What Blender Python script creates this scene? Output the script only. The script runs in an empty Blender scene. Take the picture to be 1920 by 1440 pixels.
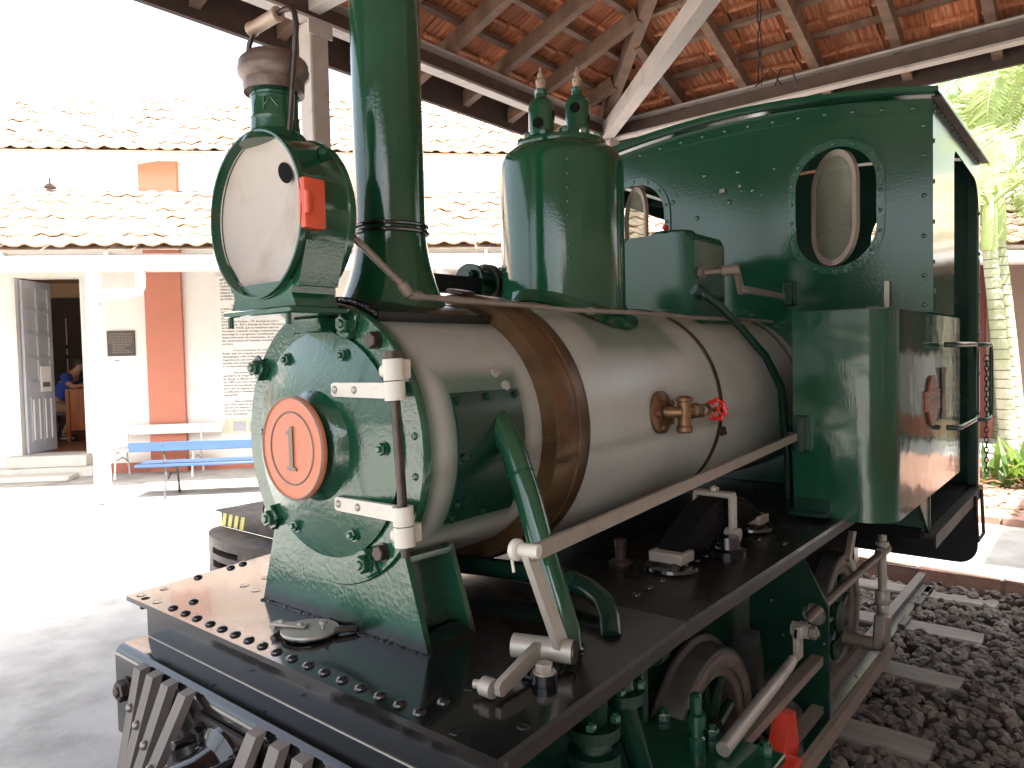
import bpy, bmesh, math, random
from mathutils import Vector, Matrix, Quaternion
random.seed(11)
S=bpy.context.scene; COL=S.collection
PI=math.pi
# ------------------------------------------------------------------ camera
yaw,pit,rol=math.radians(39.614),math.radians(-2.1745),math.radians(-1.3139)
fw=Vector((math.cos(pit)*math.cos(yaw),math.cos(pit)*math.sin(yaw),math.sin(pit)))
rt=Vector((math.sin(yaw),-math.cos(yaw),0)); up=rt.cross(fw)
cr,sr=math.cos(rol),math.sin(rol)
R_=rt*cr+up*sr; U_=up*cr-rt*sr
cd=bpy.data.cameras.new('camera'); cam=bpy.data.objects.new('camera',cd); COL.objects.link(cam)
mw=Matrix((R_,U_,-fw)).transposed().to_4x4(); mw.translation=Vector((-0.79345,-1.33402,1.541))
cam.matrix_world=mw
cd.sensor_width=36; cd.lens=1368.08/1920*36; cd.clip_start=.05; cd.clip_end=500
S.camera=cam
# ------------------------------------------------------------------ light
SUN=Vector((-.23,-.60,1.0)).normalized()
w=bpy.data.worlds.new('World'); S.world=w; w.use_nodes=True
nt=w.node_tree; bg=nt.nodes['Background']; sk=nt.nodes.new('ShaderNodeTexSky')
sk.sky_type='NISHITA'; sk.sun_disc=False; sk.sun_elevation=math.asin(SUN.z); sk.sun_rotation=math.atan2(SUN.x,SUN.y)
sk.dust_density=5.0; sk.air_density=1.0
hs_=nt.nodes.new('ShaderNodeHueSaturation');hs_.inputs['Saturation'].default_value=.5;nt.links.new(sk.outputs[0],hs_.inputs['Color']);nt.links.new(hs_.outputs[0],bg.inputs[0]); bg.inputs[1].default_value=.15
ld=bpy.data.lights.new('sun','SUN'); ld.energy=4.6; ld.angle=math.radians(.5); ld.color=(1,.97,.93)
so=bpy.data.objects.new('sun',ld); COL.objects.link(so); so.rotation_euler=SUN.to_track_quat('Z','Y').to_euler(); so.location=(0,0,20)
S.view_settings.view_transform='Standard'; S.view_settings.look='None'; S.view_settings.gamma=1
S.view_settings.use_curve_mapping=False; S.view_settings.exposure=2.4
# ------------------------------------------------------------------ materials
MT={}
def mat(name,c,rough=.5,metal=0.,var=.12,vs=5.,bump=0.,bs=60.,wave=0.,ws=6.,c2=None,c2t=.62,c2s=3.,stretch=None,rv=.12,coat=0.,rand=0.,spec=.5,detail=5.):
    m=bpy.data.materials.new(name); m.use_nodes=True; n=m.node_tree.nodes; l=m.node_tree.links
    b=n['Principled BSDF']; b.inputs['Roughness'].default_value=rough; b.inputs['Metallic'].default_value=metal
    b.inputs['Specular IOR Level'].default_value=spec
    if coat: b.inputs['Coat Weight'].default_value=coat; b.inputs['Coat Roughness'].default_value=.06
    tc=n.new('ShaderNodeTexCoord'); mp=n.new('ShaderNodeMapping'); l.new(tc.outputs['Object'],mp.inputs[0])
    if stretch: mp.inputs['Scale'].default_value=stretch
    nz=n.new('ShaderNodeTexNoise'); nz.inputs['Scale'].default_value=vs; nz.inputs['Detail'].default_value=detail; l.new(mp.outputs[0],nz.inputs[0])
    mr=n.new('ShaderNodeMapRange'); mr.inputs[1].default_value=.25; mr.inputs[2].default_value=.75
    mr.inputs[3].default_value=1-var; mr.inputs[4].default_value=1+var; l.new(nz.outputs[0],mr.inputs[0])
    base=n.new('ShaderNodeMix'); base.data_type='RGBA'; base.blend_type='MIX'; base.inputs[0].default_value=0
    base.inputs[6].default_value=(*c,1); base.inputs[7].default_value=(*(c2 or c),1)
    if c2:
        n2=n.new('ShaderNodeTexNoise'); n2.inputs['Scale'].default_value=c2s; n2.inputs['Detail'].default_value=7; n2.inputs['Roughness'].default_value=.65; l.new(mp.outputs[0],n2.inputs[0])
        r2=n.new('ShaderNodeMapRange'); r2.inputs[1].default_value=c2t-.08; r2.inputs[2].default_value=c2t+.08; l.new(n2.outputs[0],r2.inputs[0]); l.new(r2.outputs[0],base.inputs[0])
    mul=n.new('ShaderNodeMix'); mul.data_type='RGBA'; mul.blend_type='MULTIPLY'; mul.inputs[0].default_value=1
    l.new(base.outputs[2],mul.inputs[6]); l.new(mr.outputs[0],mul.inputs[7])
    out=mul.outputs[2]
    if rand:
        oi=n.new('ShaderNodeObjectInfo'); rr=n.new('ShaderNodeMapRange'); rr.inputs[3].default_value=1-rand; rr.inputs[4].default_value=1+rand
        l.new(oi.outputs['Random'],rr.inputs[0]); m3=n.new('ShaderNodeMix'); m3.data_type='RGBA'; m3.blend_type='MULTIPLY'; m3.inputs[0].default_value=1
        l.new(out,m3.inputs[6]); l.new(rr.outputs[0],m3.inputs[7]); out=m3.outputs[2]
    l.new(out,b.inputs['Base Color'])
    if rv:
        r3=n.new('ShaderNodeMapRange'); r3.inputs[1].default_value=.3; r3.inputs[2].default_value=.7; r3.inputs[3].default_value=max(.02,rough*(1-rv)); r3.inputs[4].default_value=min(1,rough*(1+rv)); l.new(nz.outputs[0],r3.inputs[0]); l.new(r3.outputs[0],b.inputs['Roughness'])
    last=None
    if wave:
        wz=n.new('ShaderNodeTexNoise'); wz.inputs['Scale'].default_value=ws; wz.inputs['Detail'].default_value=1; l.new(tc.outputs['Object'],wz.inputs[0])
        bw=n.new('ShaderNodeBump'); bw.inputs['Strength'].default_value=1; bw.inputs['Distance'].default_value=wave; l.new(wz.outputs[0],bw.inputs['Height']); last=bw
    if bump:
        bz=n.new('ShaderNodeTexNoise'); bz.inputs['Scale'].default_value=bs; bz.inputs['Detail'].default_value=4; l.new(mp.outputs[0],bz.inputs[0])
        bb=n.new('ShaderNodeBump'); bb.inputs['Strength'].default_value=1; bb.inputs['Distance'].default_value=bump; l.new(bz.outputs[0],bb.inputs['Height'])
        if last: l.new(last.outputs[0],bb.inputs['Normal'])
        last=bb
    if last: l.new(last.outputs[0],b.inputs['Normal'])
    MT[name]=m; return m
GRN=(.009,.062,.030)
mat('green',GRN,.065,wave=.0011,ws=5,bump=.00022,bs=160,c2=(.012,.070,.036),c2t=.6,c2s=4,spec=.62)
mat('greencast',(.010,.070,.036),.14,wave=.0026,ws=12,bump=.0013,bs=85,coat=.5,c2=(.008,.058,.036),c2t=.6,spec=.6)
mat('greensheet',(.009,.054,.028),.10,wave=.0030,ws=2.2,bump=.00025,bs=120,c2=(.010,.058,.033),c2t=.6,c2s=2,spec=.6)
mat('greentank',(.009,.054,.028),.09,wave=.0022,ws=9,bump=.00018,bs=40,stretch=(6,6,.6),spec=.6)
mat('dkgreen',(.005,.030,.018),.25,bump=.0005,bs=80)
mat('black',(.0075,.0070,.0072),.15,wave=.0007,ws=6,bump=.00025,bs=140,c2=(.013,.010,.009),c2t=.63,c2s=5,rv=.3,spec=.5,coat=.45)
mat('blackfoot',(.009,.0075,.007),.3,wave=.0007,ws=6,bump=.0004,bs=140,c2=(.016,.012,.010),c2t=.6,c2s=4,rv=.3,spec=.32)
mat('blackm',(.008,.0075,.0075),.5,spec=.35,bump=.0008,bs=60,c2=(.03,.02,.015),c2t=.62)
mat('brownblk',(.020,.012,.009),.5,spec=.35,bump=.0006,bs=70,c2=(.014,.011,.01),c2t=.55,c2s=9)
mat('inside',(.006,.006,.006),.8,spec=.1)  # near-black; the dark of interiors and holes is put into the colour
mat('brass',(.13,.075,.036),.36,metal=.55,var=.35,vs=7,bump=.0008,bs=35,c2=(.07,.038,.02),c2t=.52,c2s=5,rv=.3)
mat('brass2',(.20,.11,.055),.4,metal=.6,var=.3,vs=20,bump=.0008,bs=60,c2=(.08,.05,.03),c2t=.55,c2s=14)
mat('strap',(.035,.020,.014),.4,metal=.2,var=.3,bump=.0005,bs=60)
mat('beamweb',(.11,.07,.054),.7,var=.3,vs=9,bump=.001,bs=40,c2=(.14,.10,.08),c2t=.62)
mat('photoprint',(.72,.60,.42),.5,var=.2,vs=14)
mat('white',(.60,.57,.50),.35,var=.06,bump=.0007,bs=60,c2=(.48,.44,.37),c2t=.66,c2s=14)
mat('alu',(.36,.335,.29),.36,metal=.25,var=.12,vs=12,bump=.0006,bs=70,c2=(.28,.25,.21),c2t=.6,c2s=9)
mat('alud',(.23,.19,.158),.42,metal=.25,var=.15,vs=12,bump=.0008,bs=60,c2=(.18,.14,.11),c2t=.6,c2s=8)
mat('steel',(.22,.20,.18),.38,metal=.8,var=.3,vs=25,bump=.0008,bs=80)
mat('dksteel',(.07,.055,.048),.34,metal=.7,var=.3,vs=25,bump=.0006,bs=80)
mat('red',(.55,.045,.022),.35,var=.1,bump=.0005,bs=70,c2=(.40,.03,.018),c2t=.62)
mat('redvalve',(.6,.02,.015),.3,var=.08)
mat('coral',(.58,.18,.095),.42,var=.06,bump=.0006,bs=90,c2=(.50,.145,.078),c2t=.64,c2s=8)
mat('coralred',(.62,.085,.035),.35,var=.06,bump=.0005,bs=60)
mat('bronze',(.20,.16,.12),.5,metal=.3,var=.2,bump=.0006,bs=60)
mat('reflector',(.44,.39,.345),.55,metal=.15,var=.08,vs=6,c2=(.34,.28,.235),c2t=.6,c2s=4,rv=.2,bump=.0003,bs=40)
mat('capbrown',(.14,.10,.085),.42,metal=.35,var=.3,vs=14,bump=.0009,bs=50,c2=(.22,.16,.13),c2t=.58,c2s=10)
mat('grip',(.36,.26,.19),.4,metal=.3,var=.2,vs=12,bump=.0005,bs=60)
mat('plank',(.14,.125,.115),.6,var=.3,vs=9,stretch=(1,1,.12),bump=.0012,bs=40)
mat('timber',(.20,.12,.08),.75,var=.35,vs=16,stretch=(1,1,.1),bump=.0015,bs=40,rand=.25,c2=(.2,.13,.09),c2t=.6,c2s=9)
mat('timberdk',(.055,.032,.025),.75,var=.35,vs=16,bump=.0012,bs=40)
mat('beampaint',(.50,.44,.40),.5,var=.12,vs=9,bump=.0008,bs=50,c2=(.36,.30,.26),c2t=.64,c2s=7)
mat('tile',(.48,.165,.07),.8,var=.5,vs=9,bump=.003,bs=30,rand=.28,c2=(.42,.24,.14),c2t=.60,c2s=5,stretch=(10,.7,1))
mat('tileend',(.40,.18,.09),.85,var=.2)  # fresh orange tile edges; also carries the orange of the row shadows
mat('tilepale',(.47,.38,.31),.8,var=.25,vs=9,bump=.002,bs=40,rand=.12,c2=(.50,.33,.25),c2t=.62,c2s=6)  # weathered, lichen-pale clay
mat('upperwall',(.74,.715,.68),.8,var=.04,vs=3,bump=.0008,bs=60,c2=(.70,.62,.52),c2t=.68,c2s=2)
mat('peach',(.78,.73,.67),.8,var=.05,vs=3,bump=.0008,bs=60,c2=(.76,.60,.47),c2t=.66,c2s=2)
mat('pilred',(.50,.18,.115),.75,var=.07,vs=5,bump=.0008,bs=60)
mat('pilredshade',(.20,.055,.045),.75,var=.08)  # pilaster red with the far wall's shade put into the colour
mat('basered',(.46,.15,.10),.75,var=.1,bump=.0008,bs=60)
mat('whitewall',(.70,.68,.66),.7,var=.05,bump=.0008,bs=40)
mat('gutterw',(.64,.61,.58),.5,var=.06,bump=.0006,bs=40)
mat('greydoor',(.40,.40,.43),.45,var=.1,bump=.0006,bs=50)
mat('tan',(.58,.38,.23),.8,var=.06)
mat('tanwall',(.37,.27,.22),.85,var=.06,vs=2)
mat('woodfloor',(.20,.085,.04),.35,var=.25,vs=9,bump=.0006)
mat('deskwood',(.42,.13,.035),.4,var=.25,vs=14,stretch=(1,1,.15),bump=.0004)
mat('conc',(.34,.325,.30),.9,var=.28,vs=2.6,bump=.004,bs=22,c2=(.24,.23,.21),c2t=.58,c2s=1.6)
mat('paveconc',(.34,.32,.30),.9,var=.12,vs=2,bump=.002,bs=25)
mat('stepc',(.50,.47,.42),.85,var=.1,bump=.0015,bs=40)
mat('mirrordark',(.05,.05,.05),.9,bump=.002,bs=40)  # for the unseen dark sheet mirrored in the tank side
mat('mirrorpale',(.55,.54,.52),.7,var=.08)  # for the unseen pale panel mirrored in the tank side
mat('mortar',(.33,.27,.23),.95,bump=.004,bs=40)
mat('brick',(.31,.18,.135),.9,var=.25,vs=12,bump=.004,bs=30,rand=.15,c2=(.28,.14,.1),c2t=.55)
mat('stone',(.078,.060,.050),.85,var=.45,vs=5,bump=.003,bs=40,c2=(.15,.12,.10),c2t=.56,c2s=7)
mat('dirt',(.06,.045,.036),.95,var=.3,bump=.01,bs=25)
mat('sleeper',(.17,.145,.125),.85,var=.4,vs=14,stretch=(1,.08,1),bump=.004,bs=30,c2=(.07,.055,.045),c2t=.58,c2s=5,rand=.2)
mat('railst',(.13,.12,.125),.4,metal=.6,var=.3,vs=15,bump=.001,bs=50,c2=(.08,.05,.035),c2t=.6)
mat('tyre',(.10,.095,.088),.42,metal=.5,var=.25,vs=12,bump=.0008,bs=50)
mat('tyreface',(.19,.155,.13),.5,metal=.3,var=.25,vs=16,bump=.001,bs=60,c2=(.10,.08,.066),c2t=.6,c2s=9)
mat('blue',(.028,.062,.135),.5,var=.12,vs=8,stretch=(.3,1,1),bump=.0008,bs=50,c2=(.06,.10,.17),c2t=.66)
mat('bluepaint',(.05,.10,.60),.35,var=.08)
mat('ironblk',(.045,.042,.045),.5,bump=.001,bs=60,c2=(.2,.19,.19),c2t=.6,c2s=25)
mat('ironwht',(.62,.60,.58),.5,bump=.001,bs=60)
mat('yellow',(.70,.60,.16),.5,var=.1)
mat('rustdk',(.055,.042,.036),.5,bump=.003,bs=45,c2=(.11,.08,.065),c2t=.58,c2s=12,rv=.3)
mat('paper',(.80,.76,.70),.7,var=.03)
mat('ink',(.13,.12,.12),.7,var=0)
mat('plaque',(.060,.048,.042),.45,metal=.4,var=.2,vs=20)
mat('copper',(.30,.11,.085),.42,metal=.4,var=.3,vs=20,bump=.0007,bs=80)
mat('skin',(.52,.27,.19),.5,var=.06)
mat('hair',(.035,.022,.016),.6,var=.2)
mat('shirt',(.035,.075,.36),.8,var=.1,bump=.002,bs=20)
mat('khaki',(.36,.24,.12),.85,var=.12,bump=.002,bs=25)
mat('shoe',(.05,.05,.055),.5)
mat('palmtrunk',(.33,.36,.22),.75,var=.25,vs=5,stretch=(1,1,.4),bump=.003,bs=30,c2=(.42,.42,.33),c2t=.55,c2s=5)
mat('palmring',(.12,.11,.07),.8)
mat('crownshaft',(.30,.38,.14),.5,var=.15)
def leafmat(name,c,tr):
    m=mat(name,c,.42,var=.3,vs=3,rand=.2,rv=0)
    n=m.node_tree.nodes;l=m.node_tree.links;b=n['Principled BSDF']
    t=n.new('ShaderNodeBsdfTranslucent');t.inputs[0].default_value=(*tr,1)
    ms=n.new('ShaderNodeMixShader');ms.inputs[0].default_value=.45
    l.new(b.outputs[0],ms.inputs[1]);l.new(t.outputs[0],ms.inputs[2]);l.new(ms.outputs[0],n['Material Output'].inputs[0])
leafmat('palmleaf',(.20,.27,.10),(.42,.52,.20)); leafmat('bushleaf',(.07,.14,.03),(.2,.3,.05)); leafmat('dryleaf',(.22,.13,.08),(.3,.18,.08))
def glassmat():
    m=bpy.data.materials.new('dirtyglass');m.use_nodes=True;n=m.node_tree.nodes;l=m.node_tree.links
    b=n['Principled BSDF'];b.inputs['Base Color'].default_value=(.19,.20,.15,1);b.inputs['Roughness'].default_value=.16
    t=n.new('ShaderNodeBsdfTransparent');t.inputs[0].default_value=(.85,.85,.78,1)
    ms=n.new('ShaderNodeMixShader');tc=n.new('ShaderNodeTexCoord');nz=n.new('ShaderNodeTexNoise');nz.inputs['Scale'].default_value=6;l.new(tc.outputs['Object'],nz.inputs[0])
    mr=n.new('ShaderNodeMapRange');mr.inputs[3].default_value=.45;mr.inputs[4].default_value=.8;l.new(nz.outputs[0],mr.inputs[0]);l.new(mr.outputs[0],ms.inputs[0])
    l.new(t.outputs[0],ms.inputs[1]);l.new(b.outputs[0],ms.inputs[2]);l.new(ms.outputs[0],n['Material Output'].inputs[0]);MT['dirtyglass']=m
    m=bpy.data.materials.new('paneglass');m.use_nodes=True;b=m.node_tree.nodes['Principled BSDF'];b.inputs['Base Color'].default_value=(.42,.42,.42,1);b.inputs['Roughness'].default_value=.1;MT['paneglass']=m
glassmat()
# grey boiler cladding with the sprayed green edges it really carries
def spraymat(name,spray,col,*aa,**kk):
    m=mat(name,*aa,**kk)
    n=m.node_tree.nodes;l=m.node_tree.links;b=n['Principled BSDF'];src=b.inputs['Base Color'].links[0].from_socket
    g=n.new('ShaderNodeNewGeometry');sx=n.new('ShaderNodeSeparateXYZ');l.new(g.outputs['Position'],sx.inputs[0])
    def mth(op,a,bv=None,c=None):
        q=n.new('ShaderNodeMath');q.operation=op
        for i,v in enumerate((a,bv,c)):
            if v is None: continue
            if isinstance(v,(int,float)): q.inputs[i].default_value=v
            else: l.new(v,q.inputs[i])
        return q.outputs[0]
    acc=None
    for (xc,zc,hx,hz,soft,amt) in spray:
        dx=mth('SUBTRACT',mth('ABSOLUTE',mth('SUBTRACT',sx.outputs[0],xc)),hx); dz=mth('SUBTRACT',mth('ABSOLUTE',mth('SUBTRACT',sx.outputs[2],zc)),hz)
        d=mth('MAXIMUM',dx,dz); r=n.new('ShaderNodeMapRange');r.interpolation_type='SMOOTHSTEP';r.inputs[1].default_value=soft;r.inputs[2].default_value=0;r.inputs[3].default_value=0;r.inputs[4].default_value=amt;l.new(d,r.inputs[0])
        acc=r.outputs[0] if acc is None else mth('MAXIMUM',acc,r.outputs[0])
    mx=n.new('ShaderNodeMix');mx.data_type='RGBA';l.new(acc,mx.inputs[0]);l.new(src,mx.inputs[6]);mx.inputs[7].default_value=(*col,1);l.new(mx.outputs[2],b.inputs['Base Color'])
def clad(name,spray): spraymat(name,spray,(.03,.10,.055),(.385,.395,.365),.38,metal=.12,var=.10,vs=5,bump=.0003,bs=120,c2=(.33,.325,.29),c2t=.6,c2s=4,rv=.18,wave=.0016,ws=6)
clad('cladfront',[(.385,1.34,.10,.145,.05,.8),(.19,1.358,.012,.4,.035,.75),(.38,1.66,.17,.03,.03,.6)])
clad('clad',[(1.08,1.60,.2,.02,.06,.6)])
spraymat('greensaddle',[(.25,.945,1,.012,.05,.97)],(.008,.007,.007),(.010,.070,.036),.14,wave=.0026,ws=12,bump=.0013,bs=85,coat=.5,c2=(.008,.058,.036),c2t=.6,spec=.6)
# ------------------------------------------------------------------ geometry kit
ORG={}
class MB:
    def __init__(s): s.bm=bmesh.new()
    def box(s,c,d,rot=None,bev=0,seg=1):
        m=Matrix.Translation(Vector(c))@(rot.to_4x4() if rot else Matrix())@Matrix.Diagonal((*d,1))
        r=bmesh.ops.create_cube(s.bm,size=1,matrix=m)
        if bev:
            es=list({e for v in r['verts'] for e in v.link_edges}); bmesh.ops.bevel(s.bm,geom=es,offset=bev,segments=seg,affect='EDGES',profile=.6)
        return s
    def b2(s,lo,hi,bev=0,seg=1):
        return s.box([(a+b)/2 for a,b in zip(lo,hi)],[abs(b-a) for a,b in zip(lo,hi)],None,bev,seg)
    def ring(s,c,u,v,r,n,ph=0): return [s.bm.verts.new(Vector(c)+u*(r*math.cos(2*PI*i/n+ph))+v*(r*math.sin(2*PI*i/n+ph))) for i in range(n)]
    def skin(s,rings,closed=False,cap=True):
        k=len(rings)
        for a in range(k if closed else k-1):
            A=rings[a];B=rings[(a+1)%k];n=len(A)
            for i in range(n): s.bm.faces.new((A[i],A[(i+1)%n],B[(i+1)%n],B[i]))
        if cap and not closed:
            s.bm.faces.new(rings[0][::-1]); s.bm.faces.new(rings[-1])
    def cyl(s,a,b,r,r2=None,n=20,cap=True,ph=0):
        a=Vector(a);b=Vector(b);d=(b-a).normalized();u=d.orthogonal().normalized();v=d.cross(u)
        s.skin([s.ring(a,u,v,r,n,ph),s.ring(b,u,v,r if r2 is None else r2,n,ph)],cap=cap);return s
    def tube(s,pts,r,n=10,closed=False,flat=None):
        P=[Vector(p) for p in pts];k=len(P);rr=r if isinstance(r,(list,tuple)) else [r]*k
        T=[]
        for i in range(k):
            if closed: t=P[(i+1)%k]-P[i-1]
            else: t=P[min(i+1,k-1)]-P[max(i-1,0)]
            T.append(t.normalized())
        u=T[0].orthogonal().normalized();rings=[]
        for i in range(k):
            if i: u=(T[i-1].rotation_difference(T[i])@u)
            u=(u-T[i]*u.dot(T[i])).normalized();v=T[i].cross(u)
            rings.append(s.ring(P[i],u,v,rr[i],n))
        s.skin(rings,closed=closed);return s
    def lathe(s,prof,o,ax,n=40,cap=True):
        o=Vector(o);ax=Vector(ax).normalized();u=ax.orthogonal().normalized();v=ax.cross(u)
        s.skin([s.ring(o+ax*h,u,v,max(r,1e-4),n) for r,h in prof],cap=cap);return s
    def prism(s,poly,ext):
        e=Vector(ext);A=[s.bm.verts.new(Vector(p)) for p in poly];B=[s.bm.verts.new(Vector(p)+e) for p in poly]
        s.skin([A,B]);return s
    def ball(s,c,r,sc=(1,1,1),n=10):
        m=Matrix.Translation(Vector(c))@Matrix.Diagonal((*sc,1)); bmesh.ops.create_uvsphere(s.bm,u_segments=n,v_segments=max(5,n//2),radius=r,matrix=m);return s
    def grid(s,f,nu,nv,closeu=False):
        V=[[s.bm.verts.new(Vector(f(i,j))) for j in range(nv+1)] for i in range(nu if closeu else nu+1)]
        for i in range(nu):
            for j in range(nv): 
                a=V[i];b=V[(i+1)%len(V)]
                s.bm.faces.new((a[j],b[j],b[j+1],a[j+1]))
        return V
    def sheet(s,loops,mapf,ext):
        es=[]
        for lp in loops:
            vs=[s.bm.verts.new(Vector(mapf(*p))) for p in lp]
            es+=[s.bm.edges.new((vs[i],vs[(i+1)%len(vs)])) for i in range(len(vs))]
        r=bmesh.ops.triangle_fill(s.bm,use_beauty=True,use_dissolve=False,edges=es)
        fs=[f for f in r['geom'] if isinstance(f,bmesh.types.BMFace)]
        q=bmesh.ops.extrude_face_region(s.bm,geom=fs)
        bmesh.ops.translate(s.bm,vec=Vector(ext),verts=[v for v in q['geom'] if isinstance(v,bmesh.types.BMVert)])
        return s
    def mesh(s,name,ang=38,smooth=True,recalc=True,c=None):
        bm=s.bm
        if recalc: bmesh.ops.recalc_face_normals(bm,faces=bm.faces[:])
        if c is None:
            xs=[v.co for v in bm.verts]; lo=Vector([min(v[i] for v in xs) for i in range(3)]);hi=Vector([max(v[i] for v in xs) for i in range(3)]);c=(lo+hi)/2
        for v in bm.verts: v.co-=c
        me=bpy.data.meshes.new(name);bm.to_mesh(me);bm.free()
        if smooth:
            for p in me.polygons: p.use_smooth=True
            me.set_sharp_from_angle(angle=math.radians(ang))
        return me,c
    def build(s,name,m,parent=None,ang=38,smooth=True,recalc=True):
        me,c=s.mesh(name,ang,smooth,recalc); me.materials.append(MT[m])
        return put(name,me,c,parent)
def put(name,me,c,parent=None,rot=None):
    o=bpy.data.objects.new(name,me);COL.objects.link(o);c=Vector(c);ORG[o.name]=c.copy()
    if parent: o.parent=parent;o.location=c-ORG[parent.name]
    else: o.location=c
    if rot is not None: o.rotation_mode='QUATERNION';o.rotation_quaternion=rot
    return o
def tag(o,label,cat,group=None,kind=None):
    o['label']=label;o['category']=cat
    if group:o['group']=group
    if kind:o['kind']=kind
    return o
def thing(name,label,cat,loc=(0,0,0),rz=0,group=None,local=False):
    o=bpy.data.objects.new(name,None);COL.objects.link(o);o.location=loc;o.rotation_euler=(0,0,rz);o.empty_display_size=.2
    ORG[o.name]=Vector((0,0,0)) if local else Vector(loc);return tag(o,label,cat,group)
def struct(o): o['kind']='structure';return o
def stuff(o): o['kind']='stuff';return o
ZQ=lambda d: Vector((0,0,1)).rotation_difference(Vector(d))
PROTO={}
def proto(key,m,fn):
    if key not in PROTO:
        b=MB();fn(b);me,_=b.mesh(key,c=Vector((0,0,0)));me.materials.append(MT[m]);PROTO[key]=me
    return PROTO[key]
def rivet(p,d,r,parent,m='green',name='rivet',fl=.55):
    def f(b): b.lathe([(r,0),(r*.98,r*.12),(r*.8,r*fl*.7),(r*.45,r*fl*.95),(0,r*fl)],(0,0,0),(0,0,1),12)
    return put(name,proto('rivet_%s_%.4f_%.2f'%(m,r,fl),m,f),p,parent,ZQ(d))
def hexnut(p,d,r,parent,m='green',h=.8,stud=.5,name='nut',washer=0):
    def f(b):
        if washer: b.cyl((0,0,0),(0,0,r*.18),r*washer,n=18)
        b.lathe([(r*.98,0),(r,r*.1),(r,r*h*.86),(r*.86,r*h)],(0,0,r*.05),(0,0,1),6)
        if stud: b.lathe([(r*.52,0),(r*.52,r*(h+stud)-.1*r),(r*.4,r*(h+stud))],(0,0,0),(0,0,1),12)
    q=ZQ(d)@Quaternion((0,0,1),random.random()*1.5)
    return put(name,proto('nut_%s_%.4f_%.2f_%.2f_%.1f'%(m,r,h,stud,washer),m,f),p,parent,q)
def stadium(yc,zc,hw,hh,n=14):
    k=hh-hw;pts=[]
    for i in range(n+1):
        a=PI*i/n;pts.append((yc+hw*math.cos(a),zc+k+hw*math.sin(a)))
    for i in range(n+1):
        a=PI+PI*i/n;pts.append((yc+hw*math.cos(a),zc-k+hw*math.sin(a)))
    return pts
def arcpts(c,r,a0,a1,n): return [(c[0]+r*math.cos(a0+(a1-a0)*i/n),c[1]+r*math.sin(a0+(a1-a0)*i/n)) for i in range(n+1)]
# =================================================================== LOCOMOTIVE
ZB=1.358
LOCO=thing('steam_locomotive','small dark green steam locomotive with grey boiler and the number 1 on its smokebox door','locomotive',(1.8,0,0))
def zs(y,r=.300): return ZB+math.sqrt(max(1e-6,r*r-y*y))
# --- smokebox, boiler, bands
sb=MB().cyl((.192,0,ZB),(.622,0,ZB),.300,n=96).build('smokebox','cladfront',LOCO)
MB().lathe([(.306,0),(.309,.004),(.309,.018),(.301,.022)],(.1755,0,ZB),(1,0,0),96).build('smokebox_ring','greencast',sb)
bo=MB().cyl((.69,0,ZB),(2.35,0,ZB),.338,n=96).build('boiler','clad',LOCO)
MB().lathe([(.30,.562),(.342,.564),(.345,.568),(.345,.580),(.349,.586),(.349,.632),(.343,.638),(.343,.652),(.347,.656),(.347,.694),(.344,.700),(.335,.702)],(0,0,ZB),(1,0,0),96).build('brass_band','brass',LOCO)
MB().box((.582,-.03,ZB+.351),(.05,.06,.012),Matrix.Rotation(.2,3,'X'),.003).build('band_clasp','strap',LOCO)
for x in (1.478,2.24):
    MB().lathe([(.3385,-.013),(.3415,-.012),(.3415,.012),(.3385,.013)],(x,0,ZB),(1,0,0),96).build('boiler_band','strap',LOCO)
cl=MB();cl.box((1.495,-.332,1.282),(.04,.02,.02),None,.003);cl.cyl((1.487,-.336,1.27),(1.517,-.336,1.27),.007,n=8);cl.build('band_clip','strap',bo)
for p in ((.440,-.262,1.505),(.456,-.276,1.474)):
    d=Vector((0,p[1],p[2]-ZB)); q=Vector((p[0],0,ZB))+d.normalized()*.300; hexnut(q,d,.0125,sb,'alu',.7,0,'bolt')
# --- smokebox door
def dish(r): return .167-.030*max(0,1-(r/.247)**2)
prof=[(.247,.171),(.247,dish(.246))]+[(r,dish(r)) for r in (.235,.21,.18,.15,.12)]+[(.108,.128),(.09,.114),(.07,.107),(.045,.104),(0,.103)]
dr=MB().lathe([(r,-h) for r,h in prof],(0,0,ZB),(-1,0,0),80).build('smokebox_door','greencast',LOCO)
np_=MB().lathe([(.108,0),(.1105,.003),(.1105,.011),(.108,.013),(.104,.013),(.1035,.0115),(0,.0115)],(.0985,0,ZB),(-1,0,0),64).build('number_plate','coral',LOCO)
b=MB()
for R0,r0 in ((.107,.0028),(.0765,.0022)):
    b.tube([(.0868,R0*math.sin(t*2*PI/64),ZB+R0*math.cos(t*2*PI/64)) for t in range(64)],r0,6,closed=True)
b.build('plate_rim','bronze',np_)
def one(y,z): return (.0866,-y,ZB+z)   # image right is -y
P1=[(-.0145,-.0465),(.0165,-.0465),(.0165,-.041),(.0075,-.038),(.0075,.0465),(-.001,.0465),(-.0045,.039),(-.014,.034),(-.014,.029),(-.0055,.031),(-.0055,-.038),(-.0145,-.041)]
P1=[(y*1.05,z) for y,z in P1]
MB().sheet([P1],one,(-.0035,0,0)).build('numeral_one','bronze',np_,smooth=False)
for (y,z) in ((.114,.187),(-.092,.193),(.100,-.190),(-.107,-.182),(-.209,.004),(.205,.02)):
    r=math.hypot(y,z); hexnut((dish(r)+.0005,y,ZB+z),(-1,0,0),.0128,dr,'greencast',.85,.55,'nut',1.25)
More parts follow.
